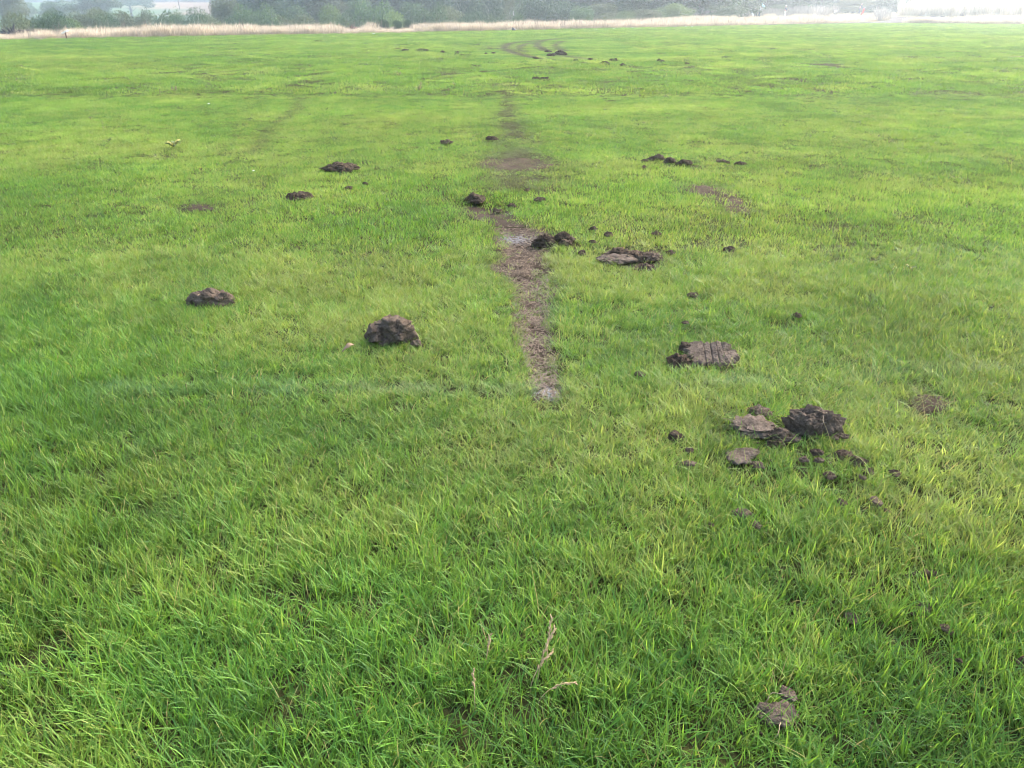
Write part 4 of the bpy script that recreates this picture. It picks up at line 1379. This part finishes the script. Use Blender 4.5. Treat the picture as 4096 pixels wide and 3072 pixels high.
for px, wd, lab in ((1570, 10, 'white house glimpsed over the trees, left one'), (1635, 9, 'white house glimpsed over the trees, middle one'), (1715, 9, 'white house glimpsed over the trees, right one')):
    c = at(px, 0, 300)
    house(px, 300, gz(c.x, 300) - 1.5, wd, lab)
c0, c1 = at(722, 52, 330), at(713, 18, 330)
v, f = [], []
zb = gz(c0.x, 330)
tube(v, f, [(0, 0, -.3), (-.1, 0, 4), (-.2, 0, 8)], [.16, .14, .11], 8)
box(v, f, (-.2, 0, 7.5), (1.6, .12, .12))
o = link('utility_pole', mesh('utility_pole', v, f), M_BARK); o.location = (c0.x, 330, zb)
tag(o, 'thin dark pole standing before the dry hill field', 'pole')

# ------------------------------------------------------------------ things at the field edge
def twig_heap(name, px, py, wpx, hpx, mat, label, cat, n, seed):
    x, y = flat(px, py)
    y += .7
    dep = y * CT + CAM_H * ST
    w, h = wpx * 1.1 * dep / F_PX, hpx * 1.5 * dep / F_PX
    r = random.Random(seed)
    root = empty(name, (x, y, gz(x, y)))
    tag(root, label, cat)
    for k in range(n):
        v, f = [], []
        a = r.uniform(-.5, .5) * w
        p0 = Vector((a * .7, r.uniform(-.3, .3) * w * .5, r.uniform(0, .35) * h))
        d = Vector((r.uniform(-1, 1) + a / w * 1.4, r.uniform(-.5, .5), r.uniform(.05, .75))).normalized()
        ln = r.uniform(.35, .75) * max(w * .5, h)
        pts = [p0 + d * ln * t + Vector((0, 0, .12 * ln * math.sin(t * 3))) for t in (0, .35, .7, 1)]
        tube(v, f, pts, [h * .085, h * .075, h * .055, h * .025], 5)
        link('branch', mesh('branch', v, f), mat, root)
    lm = clod_mesh(w * .9, w * .45, h * .55, 'crumb', seed, 4)
    link('brushwood', lm, mat, root)
    return root


M_CHAR = simple('charred_wood', (.035, .028, .028), .9, .5, 4)
M_RUST = simple('rust_brown_brush', (.13, .06, .042), .9, .5, 5)
twig_heap('branch_heap', 30, 158, 74, 40, M_CHAR, 'dark charred branch heap in the dry grass at the left edge', 'branch heap', 16, 3)
twig_heap('brush_heap', 1410, 134, 60, 24, M_RUST, 'rust-brown dead brush heap in the dry grass', 'brush heap', 12, 5)

for (px, py, w, h, lab) in ((1530, 122, 42, 24, 'left bramble clump in the dry grass below the white houses'), (1585, 122, 40, 20, 'middle bramble clump in the dry grass'), (1625, 120, 40, 22, 'right bramble clump trailing in the dry grass')):
    x, y = flat(px, py + 8); y += 1.0
    dep = y * CT + CAM_H * ST
    o = empty('bramble_clump', (x, y, gz(x, y)), rng.uniform(0, 6))
    o.scale = (w * dep / F_PX / 4.4, w * dep / F_PX / 4.4, (h + 20) * dep / F_PX / 4.0)
    link('stems', VAR['bush3'][0], None, o); link('crown', VAR['bush3'][1], None, o)
    tag(o, lab, 'bramble', 'bramble clumps')

# dock plant with rusty seed head, by the white board
def dock(px, py, hpx, label):
    x, y = flat(px, py); y += .6
    dep = y * CT + CAM_H * ST; h = hpx * dep / F_PX
    root = empty('dock_plant', (x, y, gz(x, y)))
    r = random.Random(px)
    for k in range(3):
        v, f = [], []
        dx = (k - 1) * .12 * h + r.uniform(-.05, .05)
        tube(v, f, [(dx * .3 + .15 * h, 0, -.05), (dx * .7 + .08 * h, 0, h * .5), (dx, .03, h * .9)], [.018, .015, .01], 5)
        link('stem', mesh('stem', v, f), M_RUST, root)
        m_ = crown_mesh('seed_head', [(dx, 0, h * .88, h * .13, h * .1, h * .15)], 90, .07, M_DEADWEED, k + px)
        link('seed_head', m_, None, root)
    tag(root, label, 'dock plant')


dock(120, 158, 34, 'brown dock plant with seed heads left of the white board')

# white board lying across a stake
x, y = flat(235, 160); y += .8
dep = y * CT + CAM_H * ST; s_ = dep / F_PX
M_WHITE = simple('white_paint', (.80, .79, .75), .6, .06, 3)
root = empty('white_board', (x, y, gz(x, y)))
v, f = [], []; box(v, f, (0, 0, 27 * s_), (26 * s_, .18, 3.2 * s_), 0, R(22)); link('board', mesh('board', v, f, False), M_WHITE, root)
v, f = [], []; tube(v, f, [(2.5 * s_, 0, -.1), (2.2 * s_, 0, 14 * s_), (1.5 * s_, 0, 26 * s_)], [.03, .03, .025], 6); link('stake', mesh('stake', v, f), M_RUST, root)
tag(root, 'tilted white board on a stake in the dry grass, left', 'board')

# black bag at the edge
x, y = flat(2056, 126)
dep = y * CT + CAM_H * ST; s_ = dep / F_PX
bm = bmesh.new(); bmesh.ops.create_icosphere(bm, subdivisions=4, radius=1)
for v_ in bm.verts:
    n_ = v_.co.normalized()
    cr = .10 * noise.noise(n_ * 2 + Vector((3, 1, 2))) + .09 * abs(noise.noise(n_ * 5 + Vector((7, 1, 2))))
    x_ = n_.x * (1 + cr); z_ = n_.z * (1 + cr)
    hh = 1.0 - .42 * max(0, (x_ + .5))
    v_.co = Vector((x_ * 9.5 * s_, n_.y * 7 * s_ * (1 + cr), (max(-.55, z_) * hh * .65 + .42) * 12.5 * s_))
me = bpy.data.meshes.new('bag'); bm.to_mesh(me); bm.free(); me.shade_smooth()
M_BAG = simple('black_plastic', (.025, .026, .032), .38, .3, 3, .5)
root = empty('rubbish_bag', (x, y + .2, gz(x, y)))
link('sack', me, M_BAG, root)
v, f = [], []; tube(v, f, [(-4.5 * s_, 0, 12 * s_), (-5 * s_, 0, 14 * s_), (-6 * s_, 0, 15.2 * s_)], [1.2 * s_, .7 * s_, 1.6 * s_], 7); link('tied_neck', mesh('neck', v, f), M_BAG, root)
tag(root, 'black rubbish bag at the edge of the dry grass', 'rubbish bag')

# litter along the mown edge
M_LIT = simple('white_litter', (.72, .72, .70), .7, .1, 20)
LIT = [(322, 152, 9, 'white litter scrap right of the white board'), (332, 150, 6, 'small scrap touching the leftmost litter'), (467, 151, 5, 'small white scrap below the broad oak'), (575, 148, 5, 'tiny scrap left of the double white litter'),
       (700, 143, 11, 'double white litter below the dark pole'), (1292, 138, 5, 'tiny scrap left of the rust-brown heap'), (1494, 139, 8, 'white scrap on the mown edge right of the rust heap'),
       (1975, 123, 5, 'white scrap left of the black bag'), (2095, 125, 4, 'white scrap right of the black bag'), (2240, 119, 6, 'pale scrap at the edge right of the bag'), (2290, 120, 5, 'pale scrap further right of the bag'), (2385, 120, 6, 'white scrap on the edge in the right middle'), (2455, 117, 5, 'white scrap left of the paired ones'), (2530, 113, 4, 'tiny white scrap in the right middle edge'),
       (2743, 109, 6, 'left of two paired white scraps at the edge'), (2768, 109, 6, 'right of two paired white scraps at the edge'), (2800, 106, 4, 'tiny scrap right of the paired ones'), (3540, 98, 4, 'white scrap on the mown grass by the path'), (3868, 116, 5, 'white scrap out on the hazy right grass'),
       (836, 423, 6, 'tiny white scrap out on the left grass'), (1015, 692, 6, 'tiny white scrap above the ragged dark heap')]
for k, (px, py, w, lab) in enumerate(LIT):
    x, y = flat(px, py); dep = y * CT + CAM_H * ST; s_ = w * dep / F_PX
    r = random.Random(k + 50); v, f = [], []
    for i in range(5):
        for j in range(4):
            v.append(((i / 4 - .5) * s_, (j / 3 - .5) * s_ * .9, s_ * (.32 + .22 * r.random())))
    for i in range(4):
        for j in range(3):
            a = i * 4 + j; f.append((a, a + 4, a + 5, a + 1))
    me = mesh('litter', v, f, False)
    o = link('litter_scrap', me, M_LIT)
    sd = o.modifiers.new('thick', 'SOLIDIFY'); sd.thickness = s_ * .3
    o.location = (x, y, gz(x, y) + .03); o.rotation_euler = (0, 0, r.uniform(0, 3))
    tag(o, lab, 'litter', 'white litter along the field edge')

# ------------------------------------------------------------------ people by the tee
def skin(name, J, E, mat, parent, root_i=0, lvl=2):
    bm = bmesh.new()
    lay = bm.verts.layers.skin.verify()
    vs = []
    for i, (p, r) in enumerate(J):
        v_ = bm.verts.new(p)
        rr2 = r if hasattr(r, '__len__') else (r, r)
        v_[lay].radius = rr2
        v_[lay].use_root = (i == root_i)
        vs.append(v_)
    for a, b in E:
        bm.edges.new((vs[a], vs[b]))
    me = bpy.data.meshes.new(name); bm.to_mesh(me); bm.free()
    me.materials.append(mat)
    o = link(name, me, None, parent)
    o.modifiers.new('skin', 'SKIN').use_smooth_shade = True
    o.modifiers.new('sub', 'SUBSURF').levels = lvl
    o.modifiers['sub'].render_levels = lvl
    return o


M_SKIN = simple('skin', (.55, .36, .27), .6, .08, 8)


def person(px, Y, hgt, facing, label, top, legs, hat, bend=0.0, armL=None, armR=None):
    c = at(px, 60, Y)
    root = empty('person', (c.x, Y, gz(c.x, Y)), facing)
    k = hgt / 1.75
    hip = .93
    def up(d, side=0.0, fwd=0.0):
        return Vector((side, -d * math.sin(bend) - fwd * math.cos(bend), hip + d * math.cos(bend) - fwd * math.sin(bend) * 0)) * k
    J = [(Vector((0, 0, hip)) * k, .13 * k), (up(.22), .12 * k), (up(.45), .13 * k), (up(.58), .065 * k), (up(.70), .085 * k), (up(.80), .08 * k)]
    E = [(0, 1), (1, 2), (2, 3), (3, 4), (4, 5)]
    arms = []
    for s, arm in ((-1, armL), (1, armR)):
        sh = up(.48, .17 * s)
        el, ha = arm if arm else (up(.22, .24 * s), up(-.02, .24 * s, .06))
        if arm: el, ha = Vector(el) * k, Vector(ha) * k
        i = len(J)
        J += [(sh, .065 * k), (el, .045 * k), (ha, .032 * k), (ha + (ha - el).normalized() * .09 * k, .03 * k)]
        E += [(2, i), (i, i + 1), (i + 1, i + 2), (i + 2, i + 3)]
        arms.append((sh, el, ha))
    for s in (-1, 1):
        i = len(J)
        kn, an, to = Vector((.10 * s, -.05 + .07 * s, .50)) * k, Vector((.11 * s, .04 + .12 * s, .09)) * k, Vector((.12 * s, -.12 + .12 * s, .04)) * k
        J += [(Vector((.09 * s, 0, .86)) * k, .085 * k), (kn, .06 * k), (an, .042 * k), (to, .035 * k)]
        E += [(0, i), (i, i + 1), (i + 1, i + 2), (i + 2, i + 3)]
    skin('body', J, E, M_SKIN, root)
    # clothing
    JT = [(J[0][0], .145 * k), (J[1][0], .145 * k), (J[2][0], .15 * k), (J[2][0].lerp(J[3][0], .6), .08 * k)]
    ET = [(0, 1), (1, 2), (2, 3)]
    for sh, el, ha in arms:
        i = len(JT); JT += [(sh, .078 * k), (el, .06 * k), (el.lerp(ha, .85), .045 * k)]; ET += [(2, i), (i, i + 1), (i + 1, i + 2)]
    skin('jacket', JT, ET, top, root)
    JL = [(J[0][0], .14 * k)]; EL = []
    b = len(J) - 8
    for q in range(2):
        i = len(JL); JL += [(J[b + q * 4][0], .10 * k), (J[b + q * 4 + 1][0], .075 * k), (J[b + q * 4 + 2][0], .06 * k)]; EL += [(0, i), (i, i + 1), (i + 1, i + 2)]
    skin('trousers', JL, EL, legs, root)
    hd = J[5][0]
    v, f = [], []
    tube(v, f, [hd + Vector((0, 0, -.01)) * k, hd + Vector((0, 0, .05)) * k, hd + Vector((0, 0, .09)) * k], [.098 * k, .09 * k, .04 * k], 10)
    box(v, f, hd + Vector((0, -.12, .0)) * k, (.13 * k, .12 * k, .02 * k))
    link('cap', mesh('cap', v, f), hat, root)
    tag(root, label, 'person', 'people by the tee')
    return root


M_NAVY = simple('navy_cloth', (.03, .045, .085), .85, .2, 8)
M_PALE = simple('pale_cloth', (.62, .66, .70), .85, .1, 8)
M_CREAM = simple('cream_cloth', (.68, .64, .56), .85, .1, 8)
M_GREY = simple('grey_cloth', (.28, .30, .34), .85, .15, 8)
M_BLUE = simple('pale_blue_fabric', (.35, .66, .80), .7, .12, 4)
M_RED = simple('red_fabric', (.62, .06, .06), .7, .12, 4)
YP = 134
p1 = person(3036, YP, 1.74, R(75), 'person in a pale long jacket carrying a pale blue umbrella', M_PALE, M_NAVY, M_BLUE, 0.05, ((-.22, -.16, 1.18), (-.12, -.34, 1.30)), ((.22, -.15, 1.18), (.12, -.34, 1.32)))
p2 = person(3023, YP + .4, 1.66, R(-70), 'stooping person in grey beside the umbrella carrier', M_GREY, M_NAVY, M_GREY, .55, ((-.20, -.46, 1.10), (-.16, -.62, .88)), ((.20, -.46, 1.10), (.16, -.62, .88)))
p3 = person(3139, YP - 3, 1.78, R(55), 'person in a navy shirt and cream trousers with a white cap', M_NAVY, M_CREAM, M_WHITE, 0.0, ((-.25, -.16, 1.16), (-.08, -.36, 1.18)), ((.25, -.16, 1.16), (.08, -.40, 1.20)))
p4 = person(3434, YP + 6, 1.72, R(60), 'person in a dark blue jacket bending over a red bag', M_NAVY, M_NAVY, M_GREY, .35, ((-.22, -.40, 1.05), (-.12, -.52, .86)), ((.22, -.40, 1.05), (.12, -.52, .86)))

# pale blue umbrella tilted over the first person's shoulder
c = at(3036, 60, YP)
root = empty('umbrella', (c.x + .22, YP - .1, gz(c.x, YP) + 1.42))
root.rotation_euler = (0, R(48), 0)
v, f = [], []
for i in range(6):
    for j in range(17):
        a = j / 16 * 2 * math.pi; t = i / 5
        rr = .50 * math.sin(t * 1.15) / math.sin(1.15) * (1 - .05 * t * (1 - abs(math.cos(4 * a))))
        v.append((rr * math.cos(a), rr * math.sin(a), .52 - .28 * (1 - math.cos(t * 1.3))))
for i in range(5):
    for j in range(16):
        q = i * 17 + j; f.append((q, q + 1, q + 18, q + 17))
o = link('canopy', mesh('canopy', v, f), M_BLUE, root)
o.modifiers.new('t', 'SOLIDIFY').thickness = .01
v, f = [], []; tube(v, f, [(0, 0, -.30), (0, 0, .1), (0, 0, .58)], .012, 6); link('shaft', mesh('shaft', v, f), M_GREY, root)
for k in range(8):
    v, f = [], []; a = k / 8 * 6.283
    tube(v, f, [(0, 0, .5), (.25 * math.cos(a), .25 * math.sin(a), .44), (.49 * math.cos(a), .49 * math.sin(a), .30)], .005, 4); link('rib', mesh('rib', v, f), M_GREY, root)
tag(root, 'pale blue umbrella tilted over a shoulder', 'umbrella')


def golf_bag(px, Y, body, label, h=.85, tilt=R(18)):
    c = at(px, 60, Y)
    root = empty('golf_bag', (c.x, Y, gz(c.x, Y)))
    root.rotation_euler = (R(-6), tilt, 0)
    v, f = [], []; tube(v, f, [(0, 0, .02), (0, 0, .1), (0, 0, h * .6), (0, 0, h)], [.12, .14, .13, .15], 12); link('body', mesh('body', v, f), body, root)
    v, f = [], []; tube(v, f, [(.12, 0, h * .2), (.17, 0, h * .4), (.12, 0, h * .6)], [.05, .08, .04], 8); link('pocket', mesh('pocket', v, f), body, root)
    for k in range(4):
        v, f = [], []; a = k * 1.6
        tube(v, f, [(.05 * math.cos(a), .05 * math.sin(a), h * .9), (.08 * math.cos(a), .08 * math.sin(a), h + .22)], [.008, .01], 5)
        tube(v, f, [(.08 * math.cos(a), .08 * math.sin(a), h + .20), (.08 * math.cos(a) + .08, .08 * math.sin(a), h + .25)], [.03, .03], 6)
        link('club', mesh('club', v, f), M_GREY, root)
    tag(root, label, 'golf bag', 'golf bags by the tee')


golf_bag(3446, YP + 5, M_RED, 'red golf bag beside the bending person', .95)
golf_bag(3013, YP - .5, M_PALE, 'small white golf bag left of the stooping person', .75, R(-14))

# white sign on a post, tee mat with pale kerb board
c = at(3340, 60, 128)
root = empty('white_sign', (c.x, 128, gz(c.x, 128)))
v, f = [], []; box(v, f, (0, 0, .95), (.50, .05, .26), R(12), R(14)); link('panel', mesh('panel', v, f, False), M_WHITE, root)
v, f = [], []; tube(v, f, [(-.16, .05, -.1), (-.16, .05, 1.0)], .03, 6); link('post', mesh('post', v, f), M_BARK, root)
tag(root, 'small white sign on a post in the scrub', 'sign')
c = at(3118, 60, 129)
root = empty('tee_platform', (c.x, 129, gz(c.x, 129)), R(4))
v, f = [], []; box(v, f, (0, 0, .06), (2.1, 2.4, .22)); link('mat', mesh('mat', v, f, False), simple('green_mat', (.05, .14, .045), .9, .2, 9), root)
v, f = [], []; box(v, f, (0, -1.26, .10), (2.2, .10, .26)); link('kerb_board', mesh('kerb', v, f, False), simple('pale_timber', (.60, .56, .48), .8, .1, 4), root)
tag(root, 'low green tee mat with a pale front board', 'tee platform')

# ------------------------------------------------------------------ weeds on the field
def leaf_mesh(ln, w, curve, seed):
    V, Fc, C = [], [], []
    r = random.Random(seed)
    for i in range(7):
        t = i / 6
        ww = w * (math.sin(math.pi * min(1, t * .93 + .07)) ** .8) * .5
        y = ln * t * math.cos(curve * t * .6); z = ln * .45 * math.sin(t * 2.3) - curve * .1 * ln * t * t
        wob = .12 * w * r.uniform(-1, 1)
        V += [(-ww, y, z + wob), (0, y, z - ww * .35), (ww, y, z - wob)]
        C += [(r.random() * .5 + .3, t, 0, 1)] * 3
    for i in range(6):
        for j in range(2):
            a = i * 3 + j; Fc.append((a, a + 1, a + 4, a + 3))
    me = mesh('leaf', V, Fc)
    ca = me.attributes.new('col', 'FLOAT_COLOR', 'POINT'); ca.data.foreach_set('color', np.array(C, 'f').ravel())
    return me


LEAFM = [leaf_mesh(1, .30, .5 + .3 * k, k) for k in range(3)]
LEAFY = [LEAFM[k].copy() for k in range(3)]
for l in LEAFM: l.materials.append(M_WEED)
M_YEL = leafy('yellowing_leaf', (.26, .20, .06), (.40, .36, .10), .25)
for l in LEAFY: l.materials.append(M_YEL)


def weed(px, py, wpx, nleaf, stems, label, stem_h=1.0):
    x, y = flat(px, py); dep = y * CT + CAM_H * ST; s = wpx * dep / F_PX
    r = random.Random(int(px))
    root = empty('dock_weed', (x, y, gz(x, y)), r.uniform(0, 6))
    for k in range(nleaf):
        o = link('leaf', (LEAFY if (k % 4 == 1) else LEAFM)[k % 3], None, root)
        o.rotation_euler = (r.uniform(-.1, .35), r.uniform(-.3, .3), k / max(1, nleaf) * 6.283 + r.uniform(-.3, .3))
        q = s * .5 * r.uniform(.75, 1.1)
        o.scale = (q, q, q)
        o.location = (0, 0, .035)
    for k in range(stems):
        a = r.uniform(0, 6.28); h = s * stem_h * r.uniform(.5, .9)
        v, f = [], []
        p = [(.03 * s * math.cos(a), .03 * s * math.sin(a), 0), (.10 * s * math.cos(a), .1 * s * math.sin(a), h * .5), (.2 * s * math.cos(a), .2 * s * math.sin(a), h)]
        tube(v, f, p, [s * .022, s * .018, s * .012], 5)
        st = link('stem', mesh('stem', v, f), M_RUST, root)
        m_ = crown_mesh('seed_head', [(p[2][0], p[2][1], h * .82, s * .05, s * .05, h * .22)], 40, s * .06, M_DEADWEED, k + int(px))
        link('seed_head', m_, None, st)
    tag(root, label, 'weed', 'dock weeds growing in the mown grass')


weed(697, 600, 90, 12, 0, 'broad-leaved yellowing dock rosette, largest weed on the left')
weed(700, 372, 44, 5, 5, 'dock with several brown stubby seed stems, upper left', .7)
weed(641, 388, 22, 3, 2, 'thin dock left of the stubby-stemmed one', 1.6)
weed(1676, 368, 54, 6, 2, 'dock with a brown upright tuft left of the faint track', .8)
weed(1778, 394, 30, 4, 2, 'small dock with a bent brown stem near the track', 1.0)
weed(1818, 350, 42, 5, 1, 'flat dock with a dark centre upper middle', .4)
weed(440, 578, 50, 5, 1, 'sprawling reddish dock on the left', .4)
weed(365, 486, 26, 4, 2, 'small dark weed upper far left', .9)
weed(611, 308, 14, 2, 2, 'tiny upright weed far left', 1.6)
weed(714, 284, 16, 2, 2, 'pale upright weed far left of centre', 2.0)
weed(206, 362, 14, 2, 2, 'thin weed near the left edge', 1.6)
weed(1210, 297, 20, 4, 2, 'small brown weed upper middle left', .8)
weed(1595, 308, 40, 6, 2, 'feathery weed upper middle', .8)
weed(1242, 275, 18, 3, 1, 'dark sprig above the small brown weed', .9)
weed(1545, 225, 16, 3, 1, 'far green sprig left of the distant clods', 1.6)
weed(3635, 1100, 60, 6, 2, 'greyish sprawling weed on the right side', .5)
weed(875, 402, 22, 4, 0, 'dark small rosette on the upper left')

# ------------------------------------------------------------------ seed heads, leaf and straw litter
def seed_head(px, py, ln, az, lean, label, nsp=16):
    x, y = flat(px, py); r = random.Random(int(px + py))
    root = empty('grass_seed_head', (x, y, gz(x, y)))
    d = Vector((math.cos(az), math.sin(az), 0))
    pts = [d * (ln * math.sin(lean * t * .5) * t) + Vector((0, 0, ln * t * math.cos(lean * t * .6))) for t in [i / 8 for i in range(9)]]
    v, f = [], []; tube(v, f, pts, [.0013] * 8 + [.0008], 5); link('stem', mesh('stem', v, f), M_SEED, root)
    for k in range(nsp):
        t = .55 + .45 * k / nsp
        i = min(7, int(t * 8)); p = pts[i].lerp(pts[i + 1], t * 8 - i)
        tn = (pts[i + 1] - pts[i]).normalized()
        a = r.uniform(0, 6.28); sd = tn.cross(Vector((math.cos(a), math.sin(a), .3))).normalized()
        q = (tn + sd * .55).normalized()
        v, f = [], []; tube(v, f, [p, p + q * .005, p + q * .011], [.0009, .0023, .0007], 5)
        link('spikelet', mesh('spikelet', v, f), M_SEED, root)
    tag(root, label, 'seed head', 'straw-coloured grass seed heads')


seed_head(2185, 2680, .16, R(70), R(25), 'tall straw seed head at the bottom middle, uppermost')
seed_head(2150, 2740, .17, R(48), R(45), 'straw seed head leaning right below the tallest one')
seed_head(2120, 2770, .13, R(40), R(70), 'bent straw seed head left of the leaning one')
seed_head(2150, 2830, .13, R(10), R(95), 'drooping straw seed head lowest at the bottom middle')
seed_head(1945, 2680, .11, R(60), R(25), 'small straw seed head left of the bottom middle ones', 9)
seed_head(1900, 2850, .13, R(95), R(20), 'thin straw seed head lower left of the bottom middle', 10)

x, y = flat(1372, 1440)
lm = leaf_mesh(.075, .03, .8, 9); lm.materials.append(simple('dead_leaf', (.22, .14, .075), .7, .3, 20))
o = link('fallen_leaf', lm); o.location = (x, y, .045); o.rotation_euler = (.2, .3, R(-70))
o.modifiers.new('t', 'SOLIDIFY').thickness = .001
tag(o, 'curled brown dead leaf below the large domed clod', 'leaf')

# straw, chaff and crumbs on the bare soil
V, Fc = [], []
rs = np.random.RandomState(8)
cnt = 0
while cnt < 2200:
    py = rs.uniform(905, 1600); px = rs.uniform(1950, 2250)
    if not bool(in_patch('strip', np.array([px]), np.array([py]))[0]): continue
    x, y = flat(px, py); z = gz(x, y) + .012 + .02 * rs.rand()
    a = rs.rand() * 6.28; ln = rs.uniform(.010, .05); w = rs.uniform(.0008, .0018)
    dx, dy = math.cos(a), math.sin(a); b0 = len(V); rise = rs.uniform(-.1, .35) * ln
    for t in (-.5, 0, .5):
        for s_ in (-1, 1):
            V.append((x + dx * ln * t - dy * w * s_, y + dy * ln * t + dx * w * s_, z + rise * t + (.002 if t == 0 else 0)))
    Fc += [(b0, b0 + 1, b0 + 3, b0 + 2), (b0 + 2, b0 + 3, b0 + 5, b0 + 4)]
    cnt += 1
o = link('straw_chaff', mesh('straw_chaff', V, Fc), M_CHAFF)
tag(o, 'fine dry straw chaff scattered on the bare strip', 'straw', kind='stuff')

V, Fc = [], []
cub = [(-1, 0, 0), (0, -1, .1), (1, 0, 0), (0, 1, -.1), (.1, 0, 1), (0, .1, -.6)]
tri = [(0, 1, 4), (1, 2, 4), (2, 3, 4), (3, 0, 4), (1, 0, 5), (2, 1, 5), (3, 2, 5), (0, 3, 5)]
spots = [(x0 + (x1 - x0) / 2, y1, (x1 - x0)) for (x0, x1, y0, y1, *_) in CLODS if y1 > 600 and x1 - x0 > 70]
for (px0, py0, w) in spots:
    for k in range(14):
        px, py = px0 + rs.randn() * w * .55, py0 + rs.randn() * w * .16 - w * .1
        if py < 400: continue
        x, y = flat(px, py); s_ = rs.uniform(.003, .011); b0 = len(V); z = gz(x, y) + .015
        for q in cub:
            V.append((x + q[0] * s_ * rs.uniform(.6, 1.3), y + q[1] * s_ * rs.uniform(.6, 1.3), z + q[2] * s_ * rs.uniform(.6, 1.2)))
        Fc += [tuple(b0 + i for i in t) for t in tri]
for k in range(900):
    py = rs.uniform(905, 1600); px = rs.uniform(1950, 2250)
    if not bool(in_patch('strip', np.array([px]), np.array([py]))[0]): continue
    x, y = flat(px, py); s_ = rs.uniform(.002, .009); b0 = len(V); z = gz(x, y) + .010
    for q in cub:
        V.append((x + q[0] * s_ * rs.uniform(.6, 1.3), y + q[1] * s_ * rs.uniform(.6, 1.3), z + q[2] * s_ * rs.uniform(.6, 1.2)))
    Fc += [tuple(b0 + i for i in t) for t in tri]
o = link('soil_crumbs', mesh('soil_crumbs', V, Fc), M_DARK)
tag(o, 'fine soil crumbs sprinkled around clods and bare strip', 'soil', kind='stuff')

# ------------------------------------------------------------------ haze
v, f = [], []
box(v, f, (0, 240, 9.5), (820, 620, 34))
hz = link('haze', mesh('haze', v, f, False))
m, nt, N, L, out = new_mat('haze_air')
pv = N.new('ShaderNodeVolumePrincipled')
pv.inputs['Color'].default_value = (.84, .93, 1.0, 1)
pv.inputs['Density'].default_value = HAZE_DENSITY
pv.inputs['Anisotropy'].default_value = HAZE_ANISO
L.new(pv.outputs[0], out.inputs['Volume'])
hz.data.materials.append(m)
tag(hz, 'thin pale haze filling the air over the field', kind='stuff')
